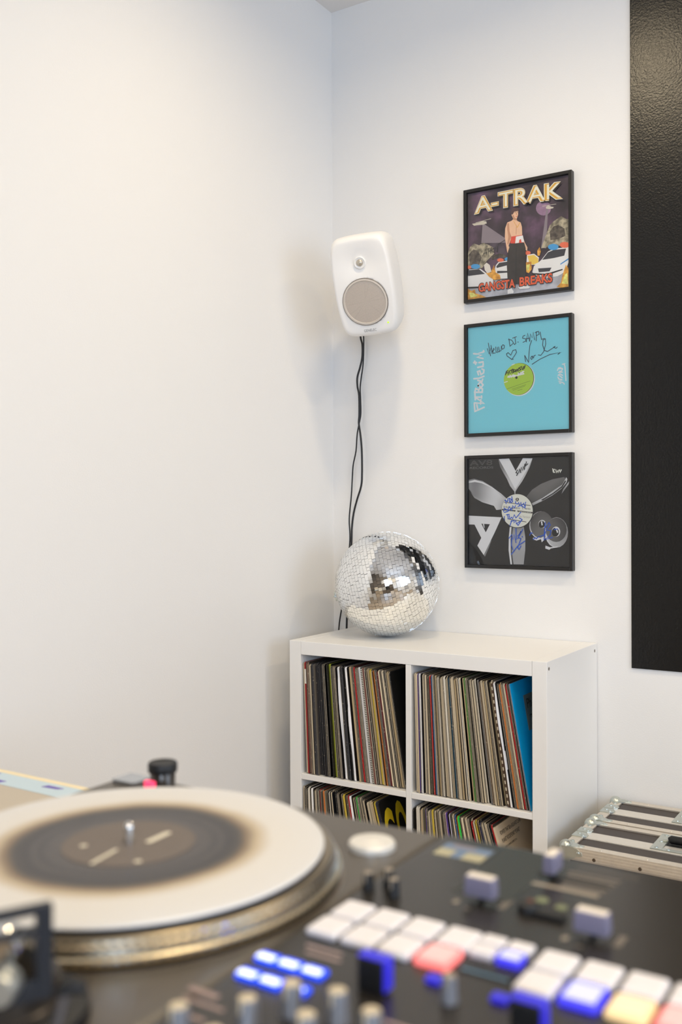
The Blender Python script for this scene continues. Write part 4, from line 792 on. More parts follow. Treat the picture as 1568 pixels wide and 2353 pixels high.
# ================================================================== flight cases standing by the shelf
CX0, CX1, CZ = .917, 1.437, .345
def prismx(mb, poly, x0, x1, mi=0):
    n = len(poly)
    vs = [(x0, y, z) for y, z in poly]+[(x1, y, z) for y, z in poly]
    fs = [tuple(range(n))[::-1], tuple(range(n, 2*n))]+[(k, (k+1) % n, n+(k+1) % n, n+k) for k in range(n)]
    mb.add(vs, fs, mi)
m_edge = P('worn_aluminium', S(228, 219, 205), .40, metal=.75, var=.12, vscale=90)
def flight_case(yb, yf, label, handle_x):
    """briefcase-like case standing on its long side; yb = back, yf = front"""
    t = thing('flight_case', label, 'case', ((CX0+CX1)/2, (yb+yf)/2, 0), 'flight cases beside the shelf')
    o = t.location; D = yb-yf; g = .004
    MB(o).box(CX0+g, CX1-g, yf+g, yb-g, .006, CZ-g).build('body', m_lami, t)
    ms = yf+D*.40                                   # seam between lid and base
    # aluminium angle along the four long edges, with ribs on the outer faces
    for (ya, za, sy, sz) in ((yf, CZ, 1, -1), (yb, CZ, -1, -1), (yf, 0, 1, 1), (yb, 0, -1, 1)):
        mb = MB(o)
        ya2, za2 = ya+sy*.024, za+sz*.0035
        mb.box(CX0+.02, CX1-.02, min(ya, ya2), max(ya, ya2), min(za, za2), max(za, za2))
        mb.box(CX0+.02, CX1-.02, min(ya, ya+sy*.0035), max(ya, ya+sy*.0035), min(za+sz*.0035, za+sz*.030), max(za+sz*.0035, za+sz*.030))
        for k in range(4):
            zc = za+sz*(.0035+.0066*k+.003)
            mb.box(CX0+.02, CX1-.02, min(ya-sy*.0012, ya), max(ya-sy*.0012, ya), zc-.0016, zc+.0016)
        mb.build('edge_extrusion', m_edge, t)
    for xa, sx in ((CX0, 1), (CX1, -1)):
        for za, sz in ((CZ, -1), (0, 1)):
            mb = MB(o)
            mb.box(min(xa, xa+sx*.026), max(xa, xa+sx*.026), yf+.03, yb-.03, min(za, za+sz*.0035), max(za, za+sz*.0035))
            mb.box(min(xa, xa+sx*.0035), max(xa, xa+sx*.0035), yf+.03, yb-.03, min(za+sz*.0035, za+sz*.028), max(za+sz*.0035, za+sz*.028))
            mb.build('edge_extrusion', m_edge, t)
    # tongue-and-groove band round the seam
    mb = MB(o)
    mb.box(CX0+.026, CX1-.026, ms-.002, ms+.040, CZ-.004, CZ-.0008).box(CX0+.026, CX1-.026, ms-.0045, ms-.002, CZ-.006, CZ-.0016)
    mb.build('seam_band', m_alu, t, bevel=.0006)
    # stamped corners with a ball
    for xa, sx in ((CX0, 1), (CX1, -1)):
        for ya, sy in ((yf, 1), (yb, -1)):
            for za, sz in ((CZ, -1), (0, 1)):
                mb = MB(o)
                ins = .006 if za > .1 else .0172
                c = (xa+sx*ins, ya+sy*.0135, za+sz*ins)
                nl_ = 10; r = .0165
                mb.lathe(c, [(max(.0002, r*math.sin(PI*i/nl_)), -r*math.cos(PI*i/nl_)) for i in range(nl_+1)], 20)
                # three rounded ears, one on each face
                def ear(pts2, plane):
                    vs = []
                    for a_, b_ in pts2:
                        if plane == 'z': vs.append((xa+sx*a_, ya+sy*b_, za-sz*.0012))
                        elif plane == 'y': vs.append((xa+sx*a_, ya-sy*.0024, za+sz*b_))
                        else: vs.append((xa-sx*.0012, ya+sy*a_, za+sz*b_))
                    v2 = []
                    for v in vs:
                        v2.append((v[0], v[1], v[2]+sz*.003) if plane == 'z' else (v[0], v[1]+sy*.003, v[2]) if plane == 'y' else (v[0]+sx*.003, v[1], v[2]))
                    n = len(vs)
                    mb.add(vs+v2, [tuple(range(n)), tuple(range(2*n-1, n-1, -1))]+[(k, n+k, n+(k+1) % n, (k+1) % n) for k in range(n)])
                shp = [(0, 0), (.030, 0), (.044, .004), (.056, .013), (.058, .019), (.052, .023), (.042, .024), (.034, .030), (.024, .034), (.023, .042), (.019, .052), (.013, .056), (.004, .044), (0, .030)]
                shp = [(a_*.86, b_*.86) for a_, b_ in shp]
                ear(shp, 'z'); ear(shp, 'y'); ear(shp, 'x')
                oo = mb.build('corner_ball', m_zinc, t, smooth=45)
                for a_, b_ in ((.040, .012), (.012, .040)):
                    if za > .1: MB(o).lathe((xa+sx*a_, ya+sy*b_, za+.0010), [(.0042, 0), (.0040, .0012), (.002, .0022)], 12).build('rivet', m_zinc, oo).parent = t
                    if za > .1 and ya == yf: MB(o).lathe((0, 0, 0), [(.0042, 0), (.0040, .0012), (.002, .0022)], 12, T=Matrix.Translation((xa+sx*a_, ya-.0022, za+sz*b_)) @ RX).build('rivet', m_zinc, t)
    # hinge-like seam braces on the left edge
    for ya in (ms+.044, ms+.006):
        mb = MB(o)
        mb.prismz([(CX0-.0015, ya-.016), (CX0+.024, ya-.016), (CX0+.033, ya-.008), (CX0+.033, ya+.006), (CX0+.026, ya+.012), (CX0+.026, ya+.018), (CX0-.0015, ya+.018)], CZ-.001, CZ+.0022)
        mb.box(CX0-.0022, CX0-.0002, ya-.016, ya+.018, CZ-.03, CZ+.002)
        br_ = mb.build('seam_brace', m_zinc, t, bevel=.0006)
        for dx, dy in ((.010, .006), (.022, -.004)):
            MB(o).lathe((CX0+dx, ya+dy, CZ+.002), [(.0048, 0), (.0044, .0016), (.002, .0026)], 12).build('rivet', m_zinc, t)
    # rivets on the edges
    for k in range(5):
        xx = CX0+.09+k*.105
        MB(o).lathe((xx, yf+.010, CZ), [(.0035, 0), (.003, .0010), (.001, .0014)], 10).build('rivet', m_edge, t)
        MB(o).lathe((xx, yb-.010, CZ), [(.0035, 0), (.003, .0010), (.001, .0014)], 10).build('rivet', m_edge, t)
        MB(o).lathe((0, 0, 0), [(.0042, 0), (.0036, .0012), (.002, .0016)], 12, T=Matrix.Translation((xx-.013, yf-.0012, CZ-.021)) @ RX).build('rivet', P('dark_rivet', S(96, 82, 66), .4, metal=.8), t)
    # recessed handle in a steel dish
    hx0, hx1 = handle_x; hy0, hy1 = ms+.040-.040, ms+.115
    mb = MB(o); zz = CZ+.0002
    mb.box(hx0, hx0+.026, hy0, hy1, zz-.004, zz+.0016).box(hx1-.026, hx1, hy0, hy1, zz-.004, zz+.0016).box(hx0+.026, hx1-.026, hy0, hy0+.016, zz-.004, zz+.0014).box(hx0+.026, hx1-.026, hy1-.012, hy1, zz-.004, zz+.0014)
    dish_ = mb.build('handle_dish', m_zinc, t, bevel=.0008)
    MB(o).box(hx0+.024, hx1-.024, hy0+.014, hy1-.010, CZ-.0038, CZ-.0030).build('handle_recess', P('recess_black', S(16, 16, 16), .6), t)
    hm = MB(o); hy = (hy0+hy1)/2+.004
    hm.tube([(hx0+.030, hy, zz+.006), (hx0+.034, hy, zz+.008), (hx1-.034, hy, zz+.008), (hx1-.030, hy, zz+.006)], [.007, .0095, .0095, .007], 16)
    hm.build('handle', m_blackr, t, smooth=50)
    MB(o).tube([(hx0+.016, hy, zz+.003), (hx0+.034, hy, zz+.007)], .0032, 8).build('handle_hinge', m_zinc, t)
    MB(o).tube([(hx1-.016, hy, zz+.003), (hx1-.034, hy, zz+.007)], .0032, 8).build('handle_hinge', m_zinc, t)
    for dx in (.012,):
        for dy in (.012, (hy1-hy0)*.5, hy1-hy0-.010):
            MB(o).lathe((hx0+dx, hy0+dy, zz+.0016), [(.0046, 0), (.0042, .0016), (.002, .0024)], 12).build('rivet', m_zinc, t)
    for dx in (.04, .075):
        MB(o).lathe((hx0+dx, hy0+.008, zz+.0014), [(.0050, 0), (.0046, .0016), (.002, .0026)], 12).build('rivet', m_zinc, t)
flight_case(-.018, -.2225, 'rear flight case with silver edges, standing against the wall beside the shelf', (1.095, 1.26))
flight_case(-.2305, -.4415, 'front flight case with silver edges and recessed black handle, beside the shelf', (1.098, 1.26))

# ================================================================== table
m_tab = P('table_white', S(222, 220, 216), .4)
TZ = .737
t = thing('equipment_table', 'plain long table under the turntable and mixer', 'table', (1.35, -2.02, 0))
o = t.location
MB(o).box(.30, 2.40, -2.42, -1.675, TZ-.03, TZ).build('table_top', m_tab, t, bevel=.003)
for xx in (.36, 2.30):
    for yy in (-2.38, -1.74):
        MB(o).box(xx-.022, xx+.022, yy-.022, yy+.022, 0, TZ-.03).build('leg', m_tab, t, bevel=.003)

# sleeve lying on the table beyond the turntable
mb = MB((.66, -1.80, TZ))
mb.box(.44, .76, -1.99, -1.668, TZ+.0005, TZ+.006)
ls = mb.build('printed_sleeve', P('sleeve_greige', S(188, 178, 162), .5), bevel=.0006)
tag(ls, 'flat printed sleeve with cream border and pale blue band, lying left of the turntable', 'record')
MB((.66, -1.80, TZ)).box(.44, .76, -1.680, -1.6685, TZ+.0061, TZ+.0064).build('border_print', P('print_cream', S(236, 222, 186), .5), ls)
MB((.66, -1.80, TZ)).box(.44, .76, -1.722, -1.6802, TZ+.0061, TZ+.0064).build('band_print', P('print_paleblue', S(192, 212, 224), .5), ls)
mb = MB((.66, -1.80, TZ))
for (a_, b_, c_, d_) in ((.462, .488, -1.696, -1.684), (.500, .530, -1.722, -1.708), (.60, .63, -1.70, -1.69)):
    mb.prismz([(a_, c_), (b_, c_+.003), (b_+.006, d_), (a_+.004, d_)], TZ+.0065, TZ+.0067)
mb.build('violet_marks', P('print_violet', S(104, 84, 176), .5), ls)

# ================================================================== turntable
m_plinth = P('plinth_grey', S(80, 74, 66), .32, bump=.08, bscale=500)
m_platter = P('platter_metal', S(150, 138, 118), .32, metal=1)
m_rim = P('platter_rim_metal', S(226, 212, 182), .28, metal=1)
m_chrome = P('polished_steel', S(222, 222, 220), .14, metal=1)
PX0, PX1, PY0, PY1, PZ = .957, 1.3253, -2.334, -1.884, .857
CXT, CYT = 1.1584, -2.0897
t = thing('turntable', 'dark grey direct-drive turntable with silver-rimmed platter beside the mixer', 'turntable', ((PX0+PX1)/2, (PY0+PY1)/2, TZ))
o = t.location
MB(o).box(PX0, PX1, PY0, PY1, .772, PZ).build('plinth', m_plinth, t, bevel=.005, seg=3)
for xx in (PX0+.05, PX1-.05):
    for yy in (PY0+.05, PY1-.05):
        MB(o).lathe((xx, yy, TZ), [(.026, 0), (.028, .006), (.028, .022), (.022, .026), (.022, .036)], 24).build('foot', m_blackr, t, smooth=40)
mb = MB(o)
mb.lathe((CXT, CYT, PZ), [(.1660, -.001), (.1660, .0006), (.1640, .0012), (.1620, .0004)], 96)
mb.build('platter_well_ring', P('well_ring', S(120, 110, 98), .3, metal=.6), t, smooth=40)
pl = MB(o).lathe((CXT, CYT, PZ), [(.1600, .0015), (.1622, .0030), (.1636, .0058), (.1636, .0082), (.1618, .0092), (.1606, .0096), (.1598, .0134), (.1588, .0140), (.1580, .0152), (.1576, .0176), (.1560, .0188), (.05, .0188)], 128, mis=[0, 1, 1, 1, 0, 0, 0, 0, 0, 0, 0]).build('platter', [m_platter, m_rim], t, smooth=35)
# strobe dots: the four rings of small studs
rows_ = ((.1634, .0066, 150), (.1604, .0104, 160), (.1599, .0126, 150), (.1577, .0164, 140))
dm = MB(o)
for rr_, zz_, n_ in rows_:
    for k in range(n_):
        a_ = 2*PI*k/n_
        T = Matrix.Translation((CXT, CYT, PZ+zz_)) @ Matrix.Rotation(a_, 4, 'Z') @ Matrix.Translation((rr_, 0, 0))
        dm.box(-.0006, .0007, -.0016, .0016, -.0008, .0008, T=T)
dm.build('strobe_dots', m_chrome, t, kind='stuff')
MB(o).lathe((CXT, CYT, PZ), [(.1500, .0190), (.1500, .0204), (.004, .0204)], 96).build('slipmat', P('slipmat_felt', S(30, 31, 36), .9), t, smooth=30)
MB(o).lathe((CXT, CYT, PZ), [(.0036, .018), (.0036, .036), (.0030, .0385), (.0014, .0395)], 20).build('spindle', m_chrome, t, smooth=50)
# strobe tower with red lamp
sx_, sy_ = 1.0285, -1.9120
tw = MB(o).lathe((sx_, sy_, PZ), [(.0125, 0), (.0125, .018), (.0118, .019)], 28).build('strobe_tower', P('smoked_plastic', S(70, 64, 58), .2, metal=.5), t, smooth=40)
MB(o).lathe((sx_, sy_, PZ), [(.0142, .0188), (.0146, .0205), (.0146, .0270), (.0135, .0284), (.010, .0276), (.002, .0272)], 32).build('power_dial', m_blackr, t, smooth=40)
m_redl = P('red_lamp', (1, .05, .12, 1), .3, emit=(1, .06, .16), estr=3.0)
MB(o).box(sx_-.0100, sx_+.0020, sy_-.0165, sy_-.0110, PZ+.0045, PZ+.0120).build('strobe_lamp', m_redl, t, bevel=.001)
MB(o).box(.966, .9965, -1.920, -1.893, PZ, PZ+.0045).build('start_button', P('button_steel', S(186, 190, 196), .25, metal=.9), t, bevel=.001)
# pitch slider (hidden side of the plinth) and its cap
MB(o).box(1.02, 1.13, -2.312, -2.298, PZ-.001, PZ+.0008).build('pitch_slot', m_black, t)
MB(o).box(1.072, 1.084, -2.318, -2.292, PZ+.0008, PZ+.010).build('pitch_cap', m_black, t, bevel=.001)
# tonearm assembly near the camera
AX, AY = 1.2560, -2.2860
MB(o).lathe((AX, AY, PZ), [(.0470, 0), (.0480, .003), (.0470, .009), (.042, .011)], 56).build('tonearm_base', m_blackr, t, smooth=35)
MB(o).lathe((AX, AY, PZ), [(.0330, .009), (.0330, .014), (.0315, .0155), (.0315, .026), (.0290, .028)], 56).build('height_ring', P('arm_base_dark', S(62, 54, 46), .35, metal=.4), t, smooth=35)
m_gim = P('gimbal_grey', S(28, 32, 40), .4, metal=.3)
Tg = Matrix.Translation((1.3000, -2.2936, 0)) @ Matrix.Rotation(math.atan2(.887, .46), 4, 'Z')
g0, g1 = .8870, .9355                      # frame: posts, top bar and a lower bar
gm_ = MB(o)
gm_.box(-.0042, .0042, -.003, .003, g0, g1, T=Tg).box(-.0610, -.0545, -.003, .003, g0, g1, T=Tg)
gm_.box(-.0545, -.0035, -.003, .003, g1-.0048, g1, T=Tg).box(-.0545, -.0035, -.003, .003, g1-.0150, g1-.0120, T=Tg).box(-.0545, -.0035, -.003, .003, g0, g0+.010, T=Tg)
gm_.build('gimbal_frame', m_gim, t, bevel=.0008)
Fv = Vector((F.x, F.y, 0)).normalized()
def facing(c, r, l, name, m):
    c = Vector(c); MB(o).tube([c, c+Fv*.002, c+Fv*l], [r*.86, r, r], 28).build(name, m, t, smooth=50)
facing((1.2825, -2.3090, .9115), .0100, .016, 'bearing_cap', m_chrome)
facing((1.2965, -2.3200, .8990), .0085, .014, 'antiskate_dial', P('dial_silver', S(190, 192, 186), .3, metal=.8))
facing((1.2780, -2.2900, .8980), .0110, .020, 'counterweight', P('weight_dark', S(70, 66, 60), .35, metal=.6))
MB(o).lathe((0, 0, 0), [(.0022, 0), (.0022, .0020), (.0008, .0030)], 12, T=Matrix.Translation((1.2915, -2.2975, .9190)) @ RX).build('pivot_screw', m_chrome, t)
arm = [(1.2790, -2.2880, .9080), (1.2560, -2.2840, .9085), (1.2000, -2.2900, .9070), (1.1450, -2.2960, .9050), (1.0900, -2.2900, .9030), (1.0450, -2.2760, .9010)]
MB(o).tube(smooth_path(arm), .0047, 14).build('arm_tube', m_chrome, t, smooth=50)
MB(o).box(1.0000, 1.0480, -2.2840, -2.2660, .8960, .9040).build('headshell', m_silver, t, bevel=.002)
MB(o).lathe((1.0700, -2.2830, PZ), [(.006, 0), (.006, .034), (.004, .036)], 16).build('arm_rest', m_black, t, smooth=40)
MB(o).tube([(1.3045, -2.2910, PZ), (1.3050, -2.2905, .8700), (1.3080, -2.2885, .8840), (1.3095, -2.2875, .8900)], .0030, 10).build('cue_lever', P('lever_grey', S(104, 100, 100), .35, metal=.5), t, smooth=50)
MB(o).tube([(1.3070, -2.2900, .8895), (1.3115, -2.2865, .8925), (1.3180, -2.2820, .8920)], [.0030, .0042, .0040], 12).build('cue_lever_tip', m_blackr, t, smooth=50)

# the record on the platter
rm = bpy.data.materials.new('white_vinyl_print'); rm.use_nodes = True
nt = rm.node_tree; N = nt.nodes.new; Lk = nt.links.new; b = nt.nodes['Principled BSDF']; b.inputs['Roughness'].default_value = .38
tc = N('ShaderNodeTexCoord'); mpn = N('ShaderNodeMapping'); mpn.inputs['Scale'].default_value = (1, 1, 0)
Lk(tc.outputs['Object'], mpn.inputs[0])
ln = N('ShaderNodeVectorMath'); ln.operation = 'LENGTH'; Lk(mpn.outputs[0], ln.inputs[0])
no = N('ShaderNodeTexNoise'); no.inputs['Scale'].default_value = 14; no.inputs['Detail'].default_value = 2; Lk(mpn.outputs[0], no.inputs[0])
ma = N('ShaderNodeMath'); ma.operation = 'MULTIPLY_ADD'; Lk(no.outputs['Fac'], ma.inputs[0]); ma.inputs[1].default_value = .010; Lk(ln.outputs['Value'], ma.inputs[2])
mu = N('ShaderNodeMath'); mu.operation = 'MULTIPLY'; Lk(ma.outputs[0], mu.inputs[0]); mu.inputs[1].default_value = 1/.16
rp = N('ShaderNodeValToRGB'); e = rp.color_ramp.elements
e[0].position = 0; e[0].color = S(58, 54, 54); e[1].position = 1; e[1].color = S(205, 205, 206)
for ps, c in ((.40, (66, 62, 62)), (.445, (46, 44, 46)), (.47, (64, 60, 60)), (.51, (40, 38, 40)), (.565, (56, 52, 50)), (.60, (112, 94, 72)), (.655, (180, 164, 138)), (.72, (205, 202, 197))):
    q = e.new(ps); q.color = S(*c)
Lk(mu.outputs[0], rp.inputs[0]); Lk(rp.outputs[0], b.inputs['Base Color'])
vr = thing('vinyl_record', 'white vinyl record with dark printed centre on the turntable platter', 'record', (CXT, CYT, PZ+.0206))
MB().lathe((0, 0, 0), [(.0039, 0), (.148, 0), (.1505, .0010), (.1505, .0020), (.1490, .0030), (.0520, .0030), (.0039, .0030)], 128, cap=False).build('disc', rm, vr, smooth=30)
MB().lathe((0, 0, 0), [(.0040, .0030), (.0507, .0030), (.0507, .0034), (.0040, .0034)], 64, cap=False).build('centre_label', P('label_taupe', S(98, 88, 80), .5), vr, smooth=30)
lm = MB()
def bar(x0_, y0_, x1_, y1_, w_):
    vs2, fs2 = ribbon([(x0_, y0_), (x1_, y1_)] if math.hypot(x1_-x0_, y1_-y0_) > .002 else [(x0_, y0_)], w_)
    lm.add([(x, y, .0037) for x, y in vs2], fs2)
def rel(x, y): return (x-CXT, y-CYT)
LABEL_MARKS = [((.0125, .009), (.0112, .031), .0060), ((.0040, -.018), (.0094, -.047), .0035), ((-.0236, -.0245), (-.0230, -.0242), .0060), ((.0352, -.0266), (.0356, -.0262), .0060)]
for a_, b_, w_ in LABEL_MARKS: bar(a_[0], a_[1], b_[0], b_[1], w_)
lm.build('label_print', P('label_cream', S(214, 206, 186), .5), vr)

# single adapter disc sitting on the plinth
ad = MB((1.2935, -1.9435, PZ)).lathe((1.2935-.001, -1.9435, PZ), [(.0195, 0), (.0195, .004), (.018, .006), (.010, .0063), (.006, .0075), (.002, .0078)], 48).build('single_adapter', P('adapter_alu', S(226, 222, 214), .35, metal=.35), smooth=35)
ad.location = (1.2905, -1.9435, PZ+.0002)
tag(ad, 'round silver adapter disc on the turntable corner nearest the shelf', 'adapter')

# ================================================================== mixer
m_mix = P('mixer_face', S(40, 37, 34), .27, bump=.06, bscale=600)
MX0, MX1, MY0, MY1, MZ = 1.3268, 1.5920, -2.292, -1.882, .858
t = thing('dj_mixer', 'dark scratch mixer with lit pads, knobs and silver faders in the foreground', 'mixer', ((MX0+MX1)/2, (MY0+MY1)/2, TZ))
o = t.location
MB(o).box(MX0, MX1, MY0, MY1, .748, MZ).build('chassis', m_mix, t, bevel=.003, seg=3)
for xx in (MX0+.04, MX1-.04):
    for yy in (MY0+.04, MY1-.04):
        MB(o).lathe((xx, yy, TZ), [(.014, 0), (.015, .012)], 18).build('foot', m_blackr, t)
m_pad = P('pad_white', S(220, 217, 221), .5)
m_pred = P('pad_red', S(210, 110, 108), .5, emit=(1, .20, .18), estr=2.2)
m_pblue = P('pad_blue', S(40, 40, 150), .5, emit=(.06, .05, 1), estr=2.2)
m_pyel = P('pad_amber', S(210, 180, 130), .5, emit=(1, .70, .36), estr=1.4)
CORE = {m_pred: P('pad_red_core', S(190, 140, 136), .5, emit=(1, .50, .47), estr=1.7), m_pblue: P('pad_blue_core', S(150, 150, 190), .5, emit=(.62, .64, 1), estr=2.0), m_pyel: P('pad_amber_core', S(190, 170, 140), .5, emit=(1, .80, .54), estr=1.5)}
def padrow(x0, lit):
    for r_, (ya, yb_) in enumerate(((-2.0795, -2.0525), (-2.1085, -2.0825))):
        for k in range(4):
            xa = x0+.0267*k
            m = lit.get((r_, k), m_pad)
            pd = MB(o).box(xa, xa+.0238, ya, yb_, MZ-.001, MZ+.0048).build('performance_pad', m, t, bevel=.0030, seg=3)
            if m in CORE: MB(o).box(xa+.0026, xa+.0212, ya+.0028, yb_-.0028, MZ+.0046, MZ+.0052).build('pad_core', CORE[m], pd, bevel=.0003)
padrow(1.3350, {(1, 3): m_pred})
padrow(1.4800, {(1, 1): m_pblue, (1, 2): m_pyel, (1, 3): m_pred})
for xa, ya, m in ((1.4395, -2.0650, m_pad), (1.4395, -2.0805, m_pad), (1.4578, -2.0650, m_pad), (1.4578, -2.0810, m_pblue)):
    pd = MB(o).box(xa, xa+.0162, ya, ya+.0135, MZ-.001, MZ+.0045).build('mode_button', m, t, bevel=.0020, seg=2)
    if m in CORE: MB(o).box(xa+.0016, xa+.0146, ya+.0018, ya+.0117, MZ+.0043, MZ+.0049).build('button_core', CORE[m], pd, bevel=.0003)
m_slot = P('slot_black', S(8, 8, 8), .7)
m_mark = P('panel_print', S(150, 140, 126), .5)
m_cap = P('fader_cap', S(128, 124, 146), .35, metal=.2)
def fader(cx, cy, along, w=.0225, slot=.055):
    if along == 'Y':
        MB(o).box(cx-.0018, cx+.0018, cy-slot/2, cy+slot/2, MZ-.001, MZ+.0003).build('fader_slot', m_slot, t)
        wx, wy = w/2, .0052
    else:
        MB(o).box(cx-.012, cx-.012+slot, cy-.0018, cy+.0018, MZ-.001, MZ+.0003).build('fader_slot', m_slot, t)
        wx, wy = .0045, w/2
    MB(o).box(cx-.0014, cx+.0014, cy-.0014, cy+.0014, MZ, MZ+.005).build('fader_stem', m_slot, t)
    n = MB(o)
    T = Matrix.Translation((cx, cy, MZ+.0045))
    k = .95
    vs = [(-wx, -wy, 0), (wx, -wy, 0), (wx, wy, 0), (-wx, wy, 0), (-wx, -wy, .0055), (wx, -wy, .0055), (wx, wy, .0055), (-wx, wy, .0055), (-wx*k, -wy*k, .0135), (wx*k, -wy*k, .0135), (wx*k, wy*k, .0135), (-wx*k, wy*k, .0135)]
    fs = [(3, 2, 1, 0), (8, 9, 10, 11)]
    for a_ in (0, 4):
        for q_ in range(4): fs.append((a_+q_, a_+(q_+1) % 4, a_+4+(q_+1) % 4, a_+4+q_))
    n.add(vs, fs, 0, T)
    cp = n.build('fader_cap', m_cap, t, bevel=.0009)
    tpx, tpy = wx*k-.0008, wy*k-.0008
    MB(o).box(cx-tpx, cx+tpx, cy-tpy, cy+tpy, MZ+.0179, MZ+.0185).build('fader_cap_top', P('cap_top', S(226, 216, 204), .4), t)
fader(1.4125, -1.9990, 'Y'); fader(1.4980, -2.0150, 'Y'); fader(1.4390, -1.9270, 'X', w=.0195, slot=.055)
def printbar(x0, x1, y0, y1, name='printed_scale', m=None): MB(o).box(x0, x1, y0, y1, MZ, MZ+.0002).build(name, m or m_mark, t)
# crossfader scale lines and channel fader scales
m_dim = P('panel_print_dim', S(104, 96, 88), .5)
for k in range(5): printbar(1.4460+.001*k, 1.4860-.001*k, -1.9130-.0075*k, -1.9095-.0075*k, m=m_dim)
printbar(1.4270, 1.4800, -1.9490, -1.9440); printbar(1.448, 1.4960, -1.8995, -1.8983, m=m_dim)
for cx_, cy_ in ((1.4125, -1.9990), (1.4980, -2.0150)):
    printbar(cx_-.0175, cx_-.0135, cy_-.012, cy_-.006); printbar(cx_+.014, cx_+.019, cy_-.004, cy_+.014, m=m_dim); printbar(cx_-.006, cx_+.002, cy_-.017, cy_-.0145, m=m_dim)
# low black curve switch between the faders
mb = MB(o)
mb.lathe((1.4470, -1.9965, MZ), [(.0080, 0), (.0082, .003), (.0070, .0055), (.002, .0060)], 28)
mb.box(1.4490, 1.4740, -2.0040, -1.9955, MZ, MZ+.0035)
mb.build('curve_switch', m_blackr, t, smooth=40)
MB(o).box(1.4445, 1.4490, -1.9945, -1.9915, MZ+.0058, MZ+.0064).build('switch_mark', P('mark_rust', S(110, 62, 46), .5), t)
MB(o).lathe((1.4480, -1.9740, MZ), [(.0050, 0), (.0048, .0006)], 20).build('panel_sticker', P('mark_olive', S(112, 118, 88), .5), t)
MB(o).lathe((1.4640, -1.9790, MZ), [(.0046, 0), (.0044, .0006)], 20).build('panel_sticker', P('mark_olive', S(112, 118, 88), .5), t)
# small black trim knobs with pale tops
def knob(x, y, r, h, mbody, mtop, name='knob', rt=None):
    kb = MB(o).lathe((x, y, MZ), [(r, 0), (r, .002), (r*.92, .003), (r*.86, h-.0015), (r*.78, h)], 28).build(name, mbody, t, smooth=35)
    MB(o).lathe((x, y, MZ), [(rt or r*.70, h-.0003), (rt or r*.70, h+.0004), (.0005, h+.0006)], 24).build('knob_cap', mtop, t, smooth=30)
    MB(o).box(x-.0006, x+.0006, y-r*1.02, y-r*.4, MZ+h-.006, MZ+h+.0009).build('pointer', mtop, t)
m_ktop = P('knob_top', S(150, 138, 122), .4)
m_kgrey = P('knob_grey', S(118, 118, 122), .35, metal=.3)
m_kcream = P('knob_cream', S(196, 182, 156), .4)
for x_, y_ in ((1.3330, -2.0225), (1.3550, -2.0235), (1.3430, -2.0095)): knob(x_, y_, .0046, .0125, m_blackr, m_ktop)
# equaliser knobs near the camera
for x_, y_ in ((1.3866, -2.1955), (1.4127, -2.1890), (1.3760, -2.2215), (1.4121, -2.2185), (1.4390, -2.1975), (1.4420, -2.2380), (1.3500, -2.2470), (1.3810, -2.2560), (1.4120, -2.2550), (1.5080, -2.2010), (1.5380, -2.2010), (1.5080, -2.2400), (1.5400, -2.2400), (1.5700, -2.2200)):
    knob(x_, y_, .0068, .0175, m_kgrey, m_kcream)
knob(1.4545, -2.1370, .0052, .0150, m_kgrey, m_ktop)
knob(1.5000, -2.1780, .0058, .0140, m_kgrey, m_ktop)
# effect paddles with blue-lit rims
m_blue = P('blue_glow', (.02, .02, .4, 1), .4, emit=(.045, .028, .85), estr=1.0)
for x_, y_ in ((1.4112, -2.1475), (1.5055, -2.1468)):
    MB(o).box(x_-.0085, x_+.0085, y_-.0055, y_+.0045, MZ, MZ+.0192).build('effect_paddle', m_blackr, t, bevel=.0012)
    MB(o).box(x_-.0085, x_+.0103, y_-.0045, y_+.0050, MZ+.0193, MZ+.0206).build('paddle_light', m_blue, t, bevel=.0010)
    MB(o).box(x_+.0086, x_+.0103, y_-.0045, y_+.0050, MZ+.002, MZ+.0192).build('paddle_light', m_blue, t, bevel=.0008)
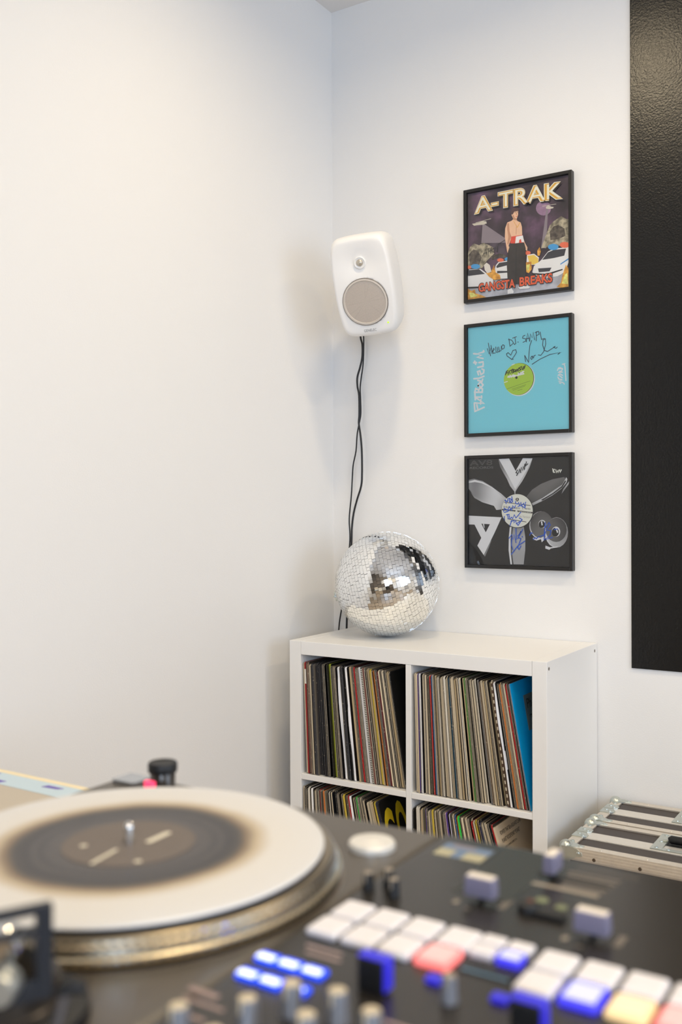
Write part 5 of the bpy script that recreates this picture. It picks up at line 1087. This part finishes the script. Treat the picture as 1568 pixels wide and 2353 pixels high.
# blue effect buttons
m_bb = P('effect_blue', (.6, .65, 1, 1), .4, emit=(.55, .62, 1), estr=4.5)
m_bs = P('effect_blue_skirt', (.01, .05, .7, 1), .4, emit=(.012, .09, 1), estr=2.4)
for r_, (x0_, y_, n_) in enumerate(((1.3300, -2.1560, 3), (1.3330, -2.1790, 3))):
    for k in range(n_):
        xa = x0_+.0172*k
        MB(o).box(xa-.0003, xa+.0148, y_-.0004, y_+.0108, MZ-.001, MZ+.0030).build('effect_button_skirt', m_bs, t, bevel=.0015)
        MB(o).box(xa+.001, xa+.0135, y_+.0002, y_+.0055, MZ+.0025, MZ+.0042).build('effect_button', m_bb, t, bevel=.0015)
for x_, y_ in ((1.4372, -2.1215), (1.4788, -2.1220)):
    MB(o).box(x_-.0050, x_+.0050, y_-.0035, y_+.0045, MZ, MZ+.0036).build('cue_button', m_blue, t, bevel=.0012)
# display strip and printed marks
MB(o).box(1.4410, 1.4765, -2.1010, -2.0890, MZ-.0005, MZ+.0006).build('display', P('display_dark', S(26, 32, 40), .15), t)
MB(o).box(1.4430, 1.4740, -2.0985, -2.0965, MZ+.0006, MZ+.0008).build('display_line', P('display_blue', S(96, 128, 150), .4), t)
for a_ in ((1.345, 1.372, -2.122, -2.119), (1.350, 1.376, -2.130, -2.127), (1.318, 1.340, -2.205, -2.200), (1.322, 1.352, -2.214, -2.211), (1.330, 1.350, -2.228, -2.225), (1.425, 1.452, -2.176, -2.173), (1.428, 1.446, -2.186, -2.183), (1.455, 1.470, -2.200, -2.197)):
    printbar(*a_, name='printed_mark', m=P('print_mauve', S(150, 130, 126), .5))
printbar(1.4330, 1.4520, -2.2080, -2.2020, 'printed_mark', P('print_steelblue', S(130, 146, 160), .5))
# worn sticker by the front edge
st = MB(o)
st.box(1.3390, 1.3805, -1.9310, -1.9020, MZ, MZ+.0003)
sticker = st.build('sticker', P('sticker_cream', S(168, 162, 134), .5), t, label='worn cream and blue sticker')
for (a_, b_, c_, d_) in ((1.3390, 1.3805, -1.9150, -1.9020), (1.3540, 1.3630, -1.9310, -1.9150)):
    MB(o).box(a_, b_, c_, d_, MZ+.0003, MZ+.0005).build('sticker_print', P('sticker_blue', S(98, 118, 146), .5), sticker)
MB(o).box(1.346, 1.366, -1.9090, -1.9035, MZ+.0005, MZ+.0007).build('sticker_print', P('sticker_mauve', S(130, 122, 130), .5), sticker)
# dark green film over the middle of the faceplate
MB(o).box(1.3850, 1.4300, -1.9900, -1.8880, MZ, MZ+.00025).build('faceplate_film', P('film_green', S(36, 39, 35), .38), t)
